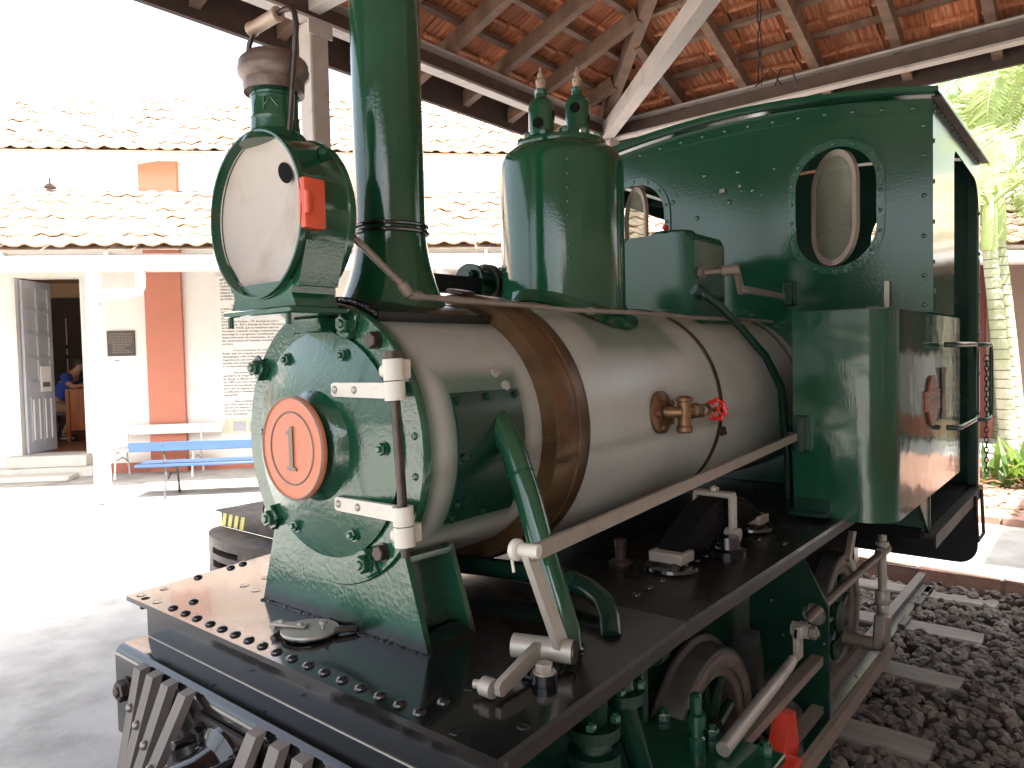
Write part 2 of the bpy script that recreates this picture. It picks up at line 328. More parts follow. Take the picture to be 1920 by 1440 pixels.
for (y,z) in ((.245,.169),(.208,-.187),(-.099,.258),(-.136,-.240),(.03,.275)):
    a=math.atan2(z,y); q=Vector((.1755,y,ZB+z)); rm=Matrix.Rotation(a,3,'X')
    cb=MB(); cb.box(q+Vector((-.004,0,0)),(.012,.058,.040),rm,.004); cb.box(q+Vector((-.012,-.02*math.cos(a),-.02*math.sin(a))),(.018,.016,.040),rm,.003)
    c_=cb.build('door_clamp','greencast',sb); hexnut(q+Vector((-.010,0,0)),(-1,0,0),.0195,c_,'greencast',1.0,.3,'nut',1.2)
for (y,z) in ((-.176,.222),(-.180,-.212)):
    hexnut((.1745,y,ZB+z),(-1,0,0),.0175,sb,'dksteel',.95,0,'bolt',1.1)
hy0,hy1,hx=-.270,-.292,.136
def hp(z): t=(z-1.165)/(1.55-1.165); return Vector((hx,hy1+(hy0-hy1)*t,z))
hg=MB().cyl(hp(1.162),hp(1.55),.0095,n=14).build('hinge_pin','dksteel',LOCO)
MB().cyl(hp(1.542),hp(1.556),.0185,n=18).build('pin_cap','dksteel',hg)
for z0,z1 in ((1.500,1.541),(1.183,1.221)):
    k=MB();k.cyl(hp(z0),hp(z1),.0205,n=22);k.box((hp((z0+z1)/2)+Vector((.022,.012,0))),(.05,.024,(z1-z0)),None,.003);lug=k.build('hinge_lug','white',LOCO)
    rivet(hp((z0+z1)/2)+Vector((-.002,.026,-.002)),(-1,.2,0),.0135,lug,'white',fl=.5)
for z0,z1 in ((1.462,1.498),(1.223,1.259)):
    k=MB();k.cyl(hp(z0),hp(z1),.0205,n=22);zc=(z0+z1)/2
    ya,yb=hp(zc).y+.010,-.072
    k.prism([(.138,ya,zc-.0155),(.138,yb-.008,zc-.0145),(.138,yb,zc-.011),(.138,yb,zc+.011),(.138,yb-.008,zc+.0145),(.138,ya,zc+.0155)],(.012,0,0))
    st=k.build('hinge_strap','white',LOCO)
    for y in (-.085,-.148): rivet((.1385,y,zc),(-1,0,0),.0085,st,'alu',fl=.6)
for z in (1.39,1.31): rivet((.1755,-.285+.02*abs(z-1.36)*3,z),(-1,0,0),.008,sb,'greencast')
# --- saddle
def tx(x): return lambda y,z:(x,y,z)
sd=MB()
sd.sheet([[(-.294,.951),(.294,.951),(.232,1.142),(-.232,1.142)]],tx(.186),(.014,0,0))
sd.sheet([[(-.288,.955),(.288,.955),(.226,1.137),(-.226,1.137)]],tx(.318),(.014,0,0))
for s in (-1,1):
    sd.prism([(.199,s*.215,.97),(.319,s*.215,.97),(.319,s*.17,1.14),(.199,s*.17,1.14)],(0,-s*.012,0))
sd.b2((.199,-.288,.954),(.319,.288,.966))
for s in (-1,1):
    sd.prism([(.199,s*.234,1.127),(.319,s*.230,1.122),(.319,s*.16,1.122),(.199,s*.16,1.127)],(0,0,.012))
sad=sd.build('saddle','greensaddle',LOCO)
bd=MB()
for i in range(60):
    t=i/59;y=.29-.58*t;bd.ball((.184+random.uniform(-.002,.003),y,.953),random.uniform(.0035,.006),(1,1.5,.7),6)
stuff(bd.build('weld_bead','black',sad))
# --- chimney
cx=.378
ch=MB().lathe([(.0985,1.742),(.092,1.77),(.0865,1.80),(.0838,1.83),(.0832,1.85),(.0815,2.2),(.0830,2.5),(.086,2.78),(.098,2.79),(.104,2.81),(.104,2.86),(.094,2.875),(.075,2.875),(.075,2.6)],(cx,0,0),(0,0,1),64,cap=False)
chm=ch.build('chimney','green',LOCO)
MB().tube([(cx+.0868*math.cos(t*2*PI/56),.0868*math.sin(t*2*PI/56),1.853) for t in range(56)],.0042,8,True).tube([(cx+.0872*math.cos(t*2*PI/56),.0872*math.sin(t*2*PI/56),1.838) for t in range(56)],.0050,8,True).build('chimney_ring','black',chm)
def skirt(ax,r0,r1,h0,rb,n=72,m=8,p=2.2,tk=.004):
    b=MB()
    def f(i,j):
        a=2*PI*i/n;t=j/m;r=r0+(r1-r0)*t;x=ax+r*math.cos(a);y=r*math.sin(a)
        zt=zs(min(abs(y),rb-.002),rb)+tk; z=zt+((zs(min(abs(r0*math.sin(a)),rb-.002),rb)+h0)-zt)*(1-t)**p if h0<1 else zt+(h0-zt)*(1-t)**p
        return (x,y,z)
    b.grid(f,n,m,True);return b
skirt(cx,.0985,.150,1.743,.300,p=2.0).build('chimney_skirt','green',chm)
b=MB()
def fl(i,j):
    x=.205+.355*i/12;a=math.radians(-29+58*j/20);r=.323;return (x,r*math.sin(a),ZB+r*math.cos(a))
V=b.grid(fl,12,20)
e=bmesh.ops.extrude_face_region(b.bm,geom=b.bm.faces[:])
for v in e['geom']:
    if isinstance(v,bmesh.types.BMVert):
        q=Vector((0,v.co.y,v.co.z-ZB));v.co-=q.normalized()*.026
b.build('chimney_saddle','black',chm)
wb=MB()
for i in range(70):
    a=math.radians(-27+54*i/69);wb.ball((.204+random.uniform(-.003,.003),.313*math.sin(a),ZB+.313*math.cos(a)),random.uniform(.005,.0085),n=6)
stuff(wb.build('weld_bead','black',chm))
# --- headlight
LZ=1.835
hl=MB().lathe([(.156,.030),(.163,.0),(.1675,.0),(.1685,.004),(.1685,.012),(.1655,.016),(.1655,.108),(.169,.112),(.169,.124),(.163,.130),(.05,.130)],(.016,0,LZ),(1,0,0),80,cap=False).build('headlight','green',LOCO)
MB().lathe([(.160,-.002),(.130,.012),(.09,.024),(.05,.030),(0,.032)],(.040,0,LZ),(1,0,0),64,cap=False).build('reflector','reflector',hl)
b=MB();n=40
b.lathe([(.157,.0),(.161,-.004),(.163,.0)],(.036,0,LZ),(1,0,0),64,cap=False);b.build('reflector_rim','alu',hl)
bh=MB().lathe([(.024,0),(.0001,.0005)],(.0525,-.062,LZ+.080),(-1,0,0),24,cap=False)
for v in bh.bm.verts: v.co.z=LZ+.080+(v.co.z-LZ-.080)*.85+(v.co.y+.062)*.35
bh.build('burner_hole_disc','inside',hl)  # near-black disc stands in for the shade in the hole
ped=MB()
ped.prism([(.030,-.112,1.70),(.030,.112,1.70),(.030,.104,1.675),(.030,.118,1.648),(.030,-.118,1.648),(.030,-.104,1.675)],(.100,0,0))
for s in (-1,1): ped.prism([(.034,s*.153,1.772),(.034,s*.122,1.688),(.034,s*.076,1.688)],(.092,0,0))
ped.build('lamp_pedestal','green',hl)
MB().b2((.012,-.124,1.634),(.150,.124,1.648),.003).build('lamp_shelf','greencast',hl)
MB().b2((.13,-.05,1.60),(.176,.05,1.634),.004).build('lamp_bracket','greencast',hl)
for y in (-.105,.105): MB().cyl((.02,y,1.634),(.02,y,1.612),.006,n=8).build('shelf_bolt','greencast',hl)
hd=MB();hd.b2((.016,-.178,1.789),(.064,-.155,1.884),.006,2);
for v in hd.bm.verts:
    v.co.y+=((v.co.z-LZ)**2)*.9
hd.build('lamp_hatch','coralred',hl)
hh=MB().cyl((.020,-.180,1.815),(.020,-.180,1.856),.006,n=10);hh.b2((.018,-.1825,1.818),(.028,-.174,1.853),.001);hh.build('hatch_hinge','coralred',hl)
MB().lathe([(.072,1.982),(.060,2.0),(.050,2.010),(.0485,2.03),(.0485,2.032),(.0495,2.034),(.0495,2.036),(.047,2.04),(.047,2.076),(.0495,2.078),(.0495,2.083),(.046,2.086),(.046,2.115)],(.075,0,0),(0,0,1),40).build('lamp_chimney','green',hl)
em=MB().tube([(.075-.0475*math.cos(.5+t*.16)*1.0,-.0475*math.sin(.5+t*.16),2.068-.009*abs(t-2)) for t in range(5)],.0022,6);em.tube([(.075-.0478*math.cos(.55),-.0478*math.sin(.55),2.068),(.075-.0478*math.cos(.55),-.0478*math.sin(.55),2.046)],.0022,6);em.build('embossed_mark','green',hl)
MB().lathe([(.052,2.092),(.060,2.088),(.061,2.108),(.060,2.112),(.070,2.124),(.071,2.134),(.068,2.142),(.069,2.147),(.066,2.153),(.052,2.166),(.03,2.172),(0,2.174)],(.075,0,0),(0,0,1),48).build('lamp_cap','capbrown',hl)
hx_=.072
def hpt(y,z):return (hx_,y,z)
MB().tube([hpt(-.047,1.985),hpt(-.058,2.03),hpt(-.070,2.10),hpt(-.083,2.17),hpt(-.088,2.205),hpt(-.083,2.228),hpt(-.070,2.240),hpt(-.050,2.243),hpt(-.03,2.243),hpt(.03,2.240),hpt(.062,2.232),hpt(.082,2.212),hpt(.088,2.185),hpt(.084,2.14),hpt(.070,2.06),hpt(.058,2.01)],.0058,10).build('lamp_handle','dksteel',hl)
MB().lathe([(.013,-.052),(.0155,-.05),(.0155,-.045),(.0135,-.042),(.0135,.042),(.0155,.045),(.0155,.05),(.013,.052)],(hx_,.022,2.241),(0,1,-.02),20).build('handle_grip','grip',hl)
MB().tube([(.108,-.105,1.962),(.095,-.130,1.940),(.085,-.142,1.948)],.008,8).build('lamp_catch','green',hl)
# lubricator pipe along the boiler
yh=-.212
pp=MB();pp.tube([(.150,-.128,1.800),(.185,-.138,1.772),(.235,-.148,1.728),(.270,-.155,1.700),(.284,-.158,1.686)],.0078,10)
pp.tube([(.284,-.158,1.684),(.31,-.16,1.676),(.45,-.172,1.672),(.62,-.195,1.668)]+[(x,yh,1.662+.002*math.sin(x*7)) for x in (.8,.95,1.1,1.3,1.6,2.0,2.3)],.0072,10)
pp.lathe([(.011,-.014),(.012,-.01),(.012,.014),(.010,.016)],(.276,-.157,1.691),(.55,-.1,-.75),14);pp.lathe([(.010,-.01),(.0115,.0),(.0115,.018),(.009,.022)],(.300,-.160,1.678),(1,0,-.1),14)
pp.cyl((.90,yh,1.662),(.925,yh,1.662),.0105,n=12)
pp.build('handrail','alud',LOCO)
# --- steam dome
dx=1.082
dm=MB().lathe([(.1925,1.57),(.1925,2.110),(.188,2.135),(.176,2.156),(.158,2.170),(.134,2.176),(0,2.176)],(dx,0,0),(0,0,1),80).build('steam_dome','green',LOCO)
skirt(dx,.1925,.229,.040,.338,p=2.6,tk=.005).build('dome_skirt','green',dm)
lid=MB().lathe([(.139,2.174),(.141,2.178),(.141,2.190),(.138,2.194),(0,2.194)],(dx,0,0),(0,0,1),56).build('dome_lid','green',dm)
for i in range(12):
    a=2*PI*i/12+.2;hexnut((dx+.122*math.cos(a),.122*math.sin(a),2.194),(0,0,1),.016,lid,'greencast',.95,.35,'nut')
sm=MB()
A0=math.radians(236)
def seam(i,j):
    a=A0+(j-.5)*.12; r=.1945;return (dx+r*math.cos(a),r*math.sin(a),1.75+.375*i/6)
sm.grid(seam,6,2);e=bmesh.ops.extrude_face_region(sm.bm,geom=sm.bm.faces[:])
for v in e['geom']:
    if isinstance(v,bmesh.types.BMVert): v.co.x=dx+(v.co.x-dx)*.985;v.co.y*=.985
A0=math.radians(222); sm.bm.free(); sm=MB(); sm.grid(seam,6,2); sm.build('dome_seam','green',dm)
for i in range(9): 
    a=A0-.02;rivet((dx+.194*math.cos(a),.194*math.sin(a),1.78+.04*i),(math.cos(a),math.sin(a),0),.0055,dm,'green',fl=.35)
def valve(x,h,nm):
    b=MB().lathe([(.030,0),(.0385,.004),(.0385,h-.03),(.034,h-.014),(.026,h-.006),(.018,h),(.018,h+.012)],(x,0,2.194),(0,0,1),32)
    v=b.build('safety_valve','green',dm)
    for a in (-2.75,-1.05,1.5):
        q=Vector((math.cos(a),math.sin(a),0)); zz=h*.72 if a==-2.75 and h>.15 else h*.30
        if a==-1.05: zz=h*.55
        hb=MB().lathe([(.0165,-.004),(.0165,.0),(0,.0004)],Vector((x,0,2.194+zz))+q*.0386,q,20);
        for vv in hb.bm.verts: pass
        hb.build('valve_port_disc','inside',LOCO if 0 else dm)  # flat near-black disc paints the dark of the port opening
    hexnut((x,0,2.194+h+.010),(0,0,1),.019,dm,'greencast',.8,0,'valve_nut')
    MB().lathe([(.012,0),(.012,.018),(.015,.020),(.015,.030),(.011,.034),(.009,.036),(.009,.05),(.005,.054),(.004,.068),(0,.07)],(x,0,2.194+h+.022),(0,0,1),14).build('valve_spindle','grip',dm)
valve(.985,.118,'a');valve(1.178,.176,'b')
# --- sandbox
def sbx(i,j):pass
b=MB();ys=.152;zt=1.985
pr_=[(-ys,1.60),(-ys,1.948)]+[(-ys+.04-.04*math.cos(PI/2*t/6),1.948+.037*math.sin(PI/2*t/6)) for t in range(1,7)]
pr_=pr_+[(-y,z) for y,z in pr_[::-1]]
b.prism([(1.69,y,z) for y,z in pr_],(.265,0,0))
bmesh.ops.bevel(b.bm,geom=[e for e in b.bm.edges if abs(e.verts[0].co.x-e.verts[1].co.x)<1e-5 and len(e.link_faces)==2 and min(e.verts[0].co.z,e.verts[1].co.z)>1.61],offset=.012,segments=3,affect='EDGES')
sbo=b.build('sandbox','greensheet',LOCO)
fb=MB()
def ff(i,j):
    y=-.185+.37*i/16;x0=1.655+.335*j/6;return (x0,y,zs(y,.338)+.004)
fb.grid(ff,16,6);e=bmesh.ops.extrude_face_region(fb.bm,geom=fb.bm.faces[:])
bmesh.ops.translate(fb.bm,vec=(0,0,.006),verts=[v for v in e['geom'] if isinstance(v,bmesh.types.BMVert)])
fb.build('sandbox_flange','greencast',sbo)
MB().lathe([(.095,0),(.097,.004),(.097,.012),(.088,.016),(.086,.022),(0,.026)],(1.815,.0,zt-.002),(0,0,1),40).build('sandbox_lid','green',sbo)
MB().lathe([(.004,0),(.004,.014),(.013,.020),(.013,.028),(.008,.034),(0,.035)],(1.80,.02,zt+.018),(0,0,1),14).build('lid_knob','redvalve',sbo)
k=MB();k.cyl((1.735,-.150,1.832),(1.735,-.168,1.832),.022,n=16);k.cyl((1.735,-.168,1.832),(1.80,-.245,1.838),.010,n=12);k.build('spindle_boss','alud',sbo)
cr_=MB();cr_.cyl((1.775,-.215,1.836),(1.815,-.262,1.840),.020,n=16);cr_.prism([(1.790,-.252,1.852),(1.826,-.252,1.852),(1.880,-.252,1.770),(1.868,-.252,1.752),(1.840,-.252,1.752)],(0,-.012,0));cr_.build('sand_crank','alud',LOCO)
rr=MB();rr.box((2.105,-.262,1.768),(.50,.010,.026),Matrix.Rotation(.015,3,'Y'),.002);rr.cyl((1.868,-.248,1.766),(1.868,-.282,1.766),.012,n=12);rr.build('sand_rod','alud',LOCO)
gb=MB().b2((2.300,-.300,1.725),(2.337,-.255,1.830),.006);gb.build('rod_guide','dkgreen',LOCO)
sp=MB();sp.tube([(1.66,-.168,1.765),(1.70,-.195,1.742),(1.76,-.225,1.70),(1.85,-.265,1.62),(1.93,-.32,1.52),(1.99,-.357,1.40),(2.02,-.355,1.27),(2.045,-.362,1.12),(2.045,-.362,.965)],.0145,12);sp.lathe([(.024,-.02),(.027,-.012),(.027,.004),(.021,.008),(.024,.012),(.024,.026),(.018,.03)],(1.672,-.175,1.758),(.6,-.4,-.35),8);sp.build('sand_pipe','dkgreen',LOCO)
# --- far side feed valve and beam behind the boiler top
fv=MB();fv.b2((.50,.20,1.735),(.92,.235,1.790),.004);fv.build('far_side_beam','blackm',LOCO)
fv=MB().lathe([(.03,0),(.062,.0),(.062,.018),(.055,.02),(.055,.07),(.062,.072),(.062,.10),(.05,.104),(.05,.17),(.066,.172),(.066,.19),(0,.192)],(.92,.255,1.778),(1,0,0),28).build('feed_valve','dkgreen',LOCO)
hexnut((.92,.235,1.80),(-1,0,0),.018,fv,'dkgreen',1,.4)
MB().lathe([(.0635,.072),(.0660,.074),(.0660,.098),(.0635,.1)],(.92,.255,1.778),(1,0,0),28).build('valve_collar','strap',fv)
# --- inspection plate + steam pipe + gauge valve
b=MB()
Z0,Z1=1.192,1.468
def ip(i,j):
    z=Z0+(Z1-Z0)*j/14;z=min(z,ZB+.29)
    x=.278+.215*i/6;r=.3045;yy=-math.sqrt(r*r-(z-ZB)**2);return (x,yy,z)
b.grid(ip,6,14);e=bmesh.ops.extrude_face_region(b.bm,geom=b.bm.faces[:])
for v in e['geom']:
    if isinstance(v,bmesh.types.BMVert): v.co.y+=.006
insp=b.build('inspection_plate','dkgreen',LOCO)
for (x,z) in ((.292,1.452),(.385,1.456),(.480,1.456),(.292,1.335),(.482,1.33),(.292,1.235),(.482,1.225),(.29,1.205),(.385,1.205)):
    d=Vector((0,-math.sqrt(.305**2-(z-ZB)**2),z-ZB));hexnut(Vector((x,0,ZB))+d,d,.0095,insp,'dkgreen',.7,.35)
sp=MB();sp.tube([(.425,-.265,1.412),(.420,-.300,1.386),(.405,-.345,1.330),(.392,-.392,1.240),(.378,-.440,1.130),(.368,-.478,1.050),(.362,-.502,1.00),(.360,-.508,.955)],.0285,20);spo=sp.build('steam_pipe','green',LOCO)
sp=MB().lathe([(.034,-.002),(.036,.004),(.030,.010)],(.362,-.502,.962),(0,0,1),20);sp.build('pipe_collar','black',spo)
jb=MB()
for i in range(46):
    a=2*PI*i/46;u=Vector((.15,.62,.5)).normalized();n_=Vector((-.1,-.42,-.9)).normalized();u=n_.orthogonal().normalized();v=n_.cross(u)
    jb.ball(Vector((.399,-.364,1.292))+(u*math.cos(a)+v*math.sin(a))*.0285,random.uniform(.002,.0038),n=6)
stuff(jb.build('weld_bead','green',spo))
sp=MB();sp.tube([(.50,.08,1.015),(.55,-.10,1.015),(.588,-.28,1.015),(.59,-.36,1.013),(.575,-.42,1.008),(.545,-.475,.998),(.505,-.515,.98),(.475,-.535,.955)],.0235,18);sp.build('exhaust_pipe','dkgreen',LOCO)
VX,VZ=1.068,1.372
gv=MB().lathe([(.060,0),(.061,.003),(.061,.014),(.054,.018),(.02,.02)],(VX,-.331,VZ),(0,-1,.04),32);gvo=gv.build('valve_flange','brass2',LOCO)
for a in range(5): hexnut((VX+.043*math.cos(a*1.256+.6),-.349,VZ+.043*math.sin(a*1.256+.6)),(0,-1,.04),.012,gvo,'brass2',.9,.2)
VB=VX+.035;VY=-.395
gv=MB();gv.cyl((VX,-.349,VZ),(VX+.02,VY,VZ),.016,n=14);gv.lathe([(.019,-.055),(.023,-.05),(.023,-.038),(.019,-.033),(.019,.033),(.024,.036),(.024,.044),(.014,.050)],(VB,VY,VZ-.004),(0,0,1),16)
gv.lathe([(.017,.0),(.017,.04),(.023,.045),(.023,.072),(.016,.08)],(VB,VY,VZ),(1,0,0),16);gv.lathe([(.013,.08),(.013,.105),(.022,.109),(.022,.140),(.012,.146),(.012,.156)],(VB,VY,VZ-.004),(1,0,0),6);gv.cyl((VB+.15,VY,VZ-.006),(VB+.215,VY,VZ-.008),.0052,n=10)
gv.build('gate_valve','brass2',LOCO)
hw=MB();c0=Vector((VB+.215,VY,VZ-.008))
pts=[]
for i in range(72):
    a=2*PI*i/72;r=.0285+.0032*math.cos(7*a);pts.append(c0+Vector((0,r*math.sin(a),r*math.cos(a))))
hw.tube(pts,.0062,8,True)
for i in range(5):
    a=2*PI*i/5+.3;hw.cyl(c0,c0+Vector((0,.027*math.sin(a),.027*math.cos(a))),.004,n=8)
hw.cyl(c0-Vector((.006,0,0)),c0+Vector((.008,0,0)),.0095,n=12);hw.build('valve_wheel','redvalve',LOCO)
# --- cab
CX=2.338
def az(y): return 2.548-.130*y*y
ct=MB()
outer=[(-.80,1.672),(-.78,1.672),(-.78,.97),(.78,.97),(.78,1.672),(.80,1.672)]+[(.80-1.6*i/24,az(.80-1.6*i/24)) for i in range(25)]
ct.sheet([outer,stadium(-.457,2.111,.158,.243),stadium(.457,2.111,.158,.243)],tx(CX),(.006,0,0))
CAB=ct.build('cab_front','greensheet',LOCO,smooth=False)
rs=MB();rs.sheet([[(-.80,.84),(.80,.84)]+[(.80-1.6*i/24,az(.80-1.6*i/24)) for i in range(25)],stadium(-.457,2.05,.158,.243),stadium(.457,2.05,.158,.243)],tx(3.565),(.006,0,0))
rs.build('cab_rear','dkgreen',LOCO,smooth=False)
def sidesheet(y):
    def rr(x0,z0,x1,z1,r):
        return [(x0,z0),(x1,z0)]+arcpts((x1-r,z1-r),r,0,PI/2,6)+arcpts((x0+.03,z1-.03),.03,PI/2,PI,4)
    b=MB();z1=az(.8)
    b.sheet([[(2.338,1.672),(2.80,1.672)]+arcpts((2.85,2.32),.05,PI,PI/2,5)[0:]+arcpts((3.36,2.19),.16,PI/2,0,8)[0:]+[(3.52,.84),(3.572,.84),(3.572,z1-.004),(2.338,z1-.004)]],lambda x,z:(x,y,z),(0,-.005 if y<0 else .005,0))
    return b.build('cab_side','greensheet',LOCO,smooth=False)
CS=sidesheet(-.80);sidesheet(.80)
MB().b2((3.50,-.80,.84),(3.572,-.76,2.40)).build('cab_post','dkgreen',LOCO)
rf=MB()
def rfn(i,j): 
    y=-.835+1.67*j/24;return (2.262+1.36*i/8,y,2.556-.130*y*y)
rf.grid(rfn,8,24);e=bmesh.ops.extrude_face_region(rf.bm,geom=rf.bm.faces[:]);bmesh.ops.translate(rf.bm,vec=(0,0,.018),verts=[v for v in e['geom'] if isinstance(v,bmesh.types.BMVert)])
ROOF=rf.build('cab_roof','green',LOCO)
am=MB()
def arch(i,j): 
    y=-.80+1.6*i/30;return (CX-.006,y,az(y)-.052*j-.004)
am.grid(arch,30,1);e=bmesh.ops.extrude_face_region(am.bm,geom=am.bm.faces[:]);bmesh.ops.translate(am.bm,vec=(.005,0,0),verts=[v for v in e['geom'] if isinstance(v,bmesh.types.BMVert)])
am.build('arch_strip','greensheet',CAB)
for i in range(15):
    y=-.74+1.48*i/14;rivet((CX-.006,y,az(y)-.036),(-1,0,0),.009,CAB,'greencast')
ang=MB();ang.b2((2.30,-.838,az(.83)-.004),(3.60,-.806,az(.83)+.004));ang.build('roof_angle','brownblk',ROOF)
for i in range(16): rivet((2.36+.075*i,-.806,az(.8)-.018),(0,-1,0),.007,CS,'greencast')
for z in (2.37,2.26,2.11,1.96,1.81,1.70): rivet((CX-.0003,-.775,z),(-1,0,0),.009,CAB,'greencast'); rivet((2.352,-.8054,z+.05),(0,-1,0),.009,CS,'greencast')
for z in (2.2,2.0,1.8,1.6,1.4,1.2): rivet((3.54,-.8054,z),(0,-1,0),.009,CS,'greencast')
for s in (-1,1):
    yc=s*.457
    fr=MB();fr.sheet([stadium(yc,2.111,.185,.270,18),stadium(yc,2.111,.155,.240,18)],tx(CX-.0075),(.007,0,0))
    fro=fr.build('window_frame','greencast',LOCO)
    P=stadium(yc,2.111,.170,.255,60);L=[0]
    for i in range(len(P)): L.append(L[-1]+math.dist(P[i],P[(i+1)%len(P)]))
    for k in range(18):
        t=(k+.35)/18*L[-1];i=max(q for q in range(len(P)) if L[q]<=t);f=(t-L[i])/max(1e-6,L[i+1]-L[i]);a=P[i];c=P[(i+1)%len(P)]
        rivet((CX-.0078,a[0]+(c[0]-a[0])*f,a[1]+(c[1]-a[1])*f),(-1,0,0),.0075,fro,'greencast')
    th=math.radians(40)  # pivoted panes stand partly open
    def pv(y,z,off=0,yc=yc):
        d=y-yc;return (CX+.012+d*math.sin(th)+off*math.cos(th),yc+.006+d*math.cos(th)-off*math.sin(th),z)
    pf=MB();pf.sheet([stadium(yc,2.111,.148,.232,16),stadium(yc,2.111,.124,.208,16)],lambda y,z:pv(y,z,-.008),tuple(Vector(pv(yc,2,.016))-Vector(pv(yc,2,0))))
    pfo=pf.build('window_pane','alud',LOCO)
    MB().sheet([stadium(yc,2.111,.126,.210,16)],lambda y,z:pv(y,z,-.002),tuple(Vector(pv(yc,2,.004))-Vector(pv(yc,2,0)))).build('pane_glass','dirtyglass',pfo,smooth=False)
for (y,z) in ((.10,2.335),(-.055,2.325),(-.215,2.31),(.14,2.15),(-.07,2.24),(-.12,2.235),(-.015,2.20),(-.16,2.21),(.26,2.24)): rivet((CX-.0003,y,z),(-1,0,0),.011 if random.random()<.6 else .007,CAB,'greencast')
lb=MB();lb.b2((CX-.010,.003,2.243),(CX,.028,2.262),.001);lb.cyl((CX-.004,-.062,2.262),(CX+.001,-.062,2.262),.006,n=10);lb.build('lamp_iron','steel',CAB)
aa=MB()
def aw(i,j):
    a=PI*i/30;r=.339+.035*j;return (CX-.010,r*math.cos(a),ZB+r*math.sin(a))
aa.grid(aw,30,1);e=bmesh.ops.extrude_face_region(aa.bm,geom=aa.bm.faces[:]);bmesh.ops.translate(aa.bm,vec=(.009,0,0),verts=[v for v in e['geom'] if isinstance(v,bmesh.types.BMVert)])
aa.build('boiler_collar','greencast',CAB)
for i in range(9): a=.25+i*.33;rivet((CX-.010,.357*math.cos(a),ZB+.357*math.sin(a)),(-1,0,0),.008,CAB,'greencast')
MB().b2((CX-.02,-.660,1.668),(CX-.006,-.640,1.80),.002).build('upright_strip','alu',CAB)
hk=MB().tube([(CX-.03,-.62,1.665),(CX-.03,-.62,1.70),(CX-.03,-.585,1.70),(CX-.03,-.585,1.665)],.007,8);hk.build('tank_top_hook','alud',LOCO)
MB().b2((2.345,-.76,.80),(3.57,.76,.84)).build('cab_floor','inside',LOCO)
fe=MB();fe.b2((2.335,-.815,.812),(3.60,-.775,.828));fe.b2((2.335,-.815,.775),(3.60,-.808,.812));fe.build('floor_angle','brownblk',LOCO)
MB().b2((2.345,-.30,.85),(2.36,.30,1.9)).build('backhead','inside',LOCO)
rp=MB();rp.sheet([[(.795,.86),(.795,.50)]+arcpts((.705,.506),.09,0,-PI/2,8)+arcpts((-.705,.506),.09,-PI/2,-PI,8)+[(-.795,.86)]],lambda y,z:(3.575,y,z),(.02,0,0));rp.build('rear_buffer_plate','blackm',LOCO,smooth=False)
sp=MB();sp.tube([(3.50,-.82,.82),(3.50,-.83,.60),(3.30,-.83,.60),(3.30,-.82,.82)],.008,6);sp.build('cab_step','brownblk',LOCO)
# grab rails
def loop(x0,x1,z0,z1,y,r=.03):
    return [(x0,y+.03,z1),(x0,y,z1)]
for (x0,x1,z0,z1) in ((2.62,3.15,1.205,1.548),(3.46,3.66,1.17,1.545)):
    y=-.842;g=MB();g.tube([(x0,y+.045,z1),(x0+.012,y+.012,z1),(x0+.05,y,z1),(x1-.05,y,z1),(x1-.015,y,z1-.012),(x1,y,z1-.05),(x1,y,z0+.05),(x1-.015,y,z0+.012),(x1-.05,y,z0),(x0+.10,y,z0),(x0+.06,y+.012,z0),(x0+.05,y+.045,z0)],.011,10);g.build('grab_rail','dkgreen',LOCO)
chn=MB();z=1.46
chn.tube([(3.60,-.83+.014*math.cos(t*PI/6),1.475+.016*math.sin(t*PI/6)) for t in range(12)],.004,6,True)
for i in range(22):
    z=1.45-i*.026;rot=i%2
    chn.tube([(3.60+(.0 if rot else .008*math.cos(t*PI/5)),-.83+(.008*math.cos(t*PI/5) if rot else 0),z+.017*math.sin(t*PI/5)) for t in range(10)],.003,5,True)
chn.build('door_chain','dkgreen',LOCO)
# --- side tanks
def tank(s,nm):
    yo=.786;yi=.472;x0,x1=1.775,3.13;rc=.11
    lo=[(x0,s*yi)]+[(x0+rc-rc*math.sin(PI/2*(1-t/10)) if 0 else x0+rc-rc*math.cos(PI/2*t/10),s*(yo-rc+rc*math.sin(PI/2*t/10))) for t in range(11)]
    lo+=[(x1-.05+.05*math.sin(PI/2*t/6),s*(yo-.05+.05*math.cos(PI/2*t/6))) for t in range(7)]+[(x1,s*yi)]
    b=MB();b.prism([(x,y,.965) for x,y in lo],(0,0,.702))
    for f in [f for f in b.bm.faces if abs(f.normal.z)>.9]: pass
    return b.build(nm,'greentank',LOCO,ang=25)
TK=tank(-1,'side_tank');tank(1,'side_tank')
MB().b2((1.79,-.775,1.667),(2.33,-.48,1.672)).build('tank_top','dkgreen',TK)
br=MB();br.b2((1.762,-.530,1.19),(1.775,-.480,1.315),.003);br.b2((1.700,-.52,1.195),(1.764,-.512,1.31),.002);br.b2((1.70,-.512,1.235),(1.764,-.478,1.265),.002);br.build('rod_bracket','dkgreen',LOCO)
ft=MB();ft.b2((1.70,-.60,.980),(1.775,-.48,.992),.002);ft.b2((1.762,-.60,.980),(1.7745,-.48,1.03),.002);ft.build('tank_foot','dkgreen',TK)
PX=2.405
pl=MB();N=[]
E_=[(PX+.095*math.cos(2*PI*i/32),1.334+.098*math.sin(2*PI*i/32)) for i in range(32)]
pl.sheet([E_],lambda x,z:(x,-.787,z),(0,-.008,0));pl.b2((PX-.118,-.797,1.298),(PX+.118,-.787,1.372));po=pl.build('maker_plate','copper',TK,smooth=False)
pr2=MB()
for z in (1.300,1.318,1.352,1.370): pr2.b2((PX-.116,-.800,z-.003),(PX+.116,-.797,z+.003))
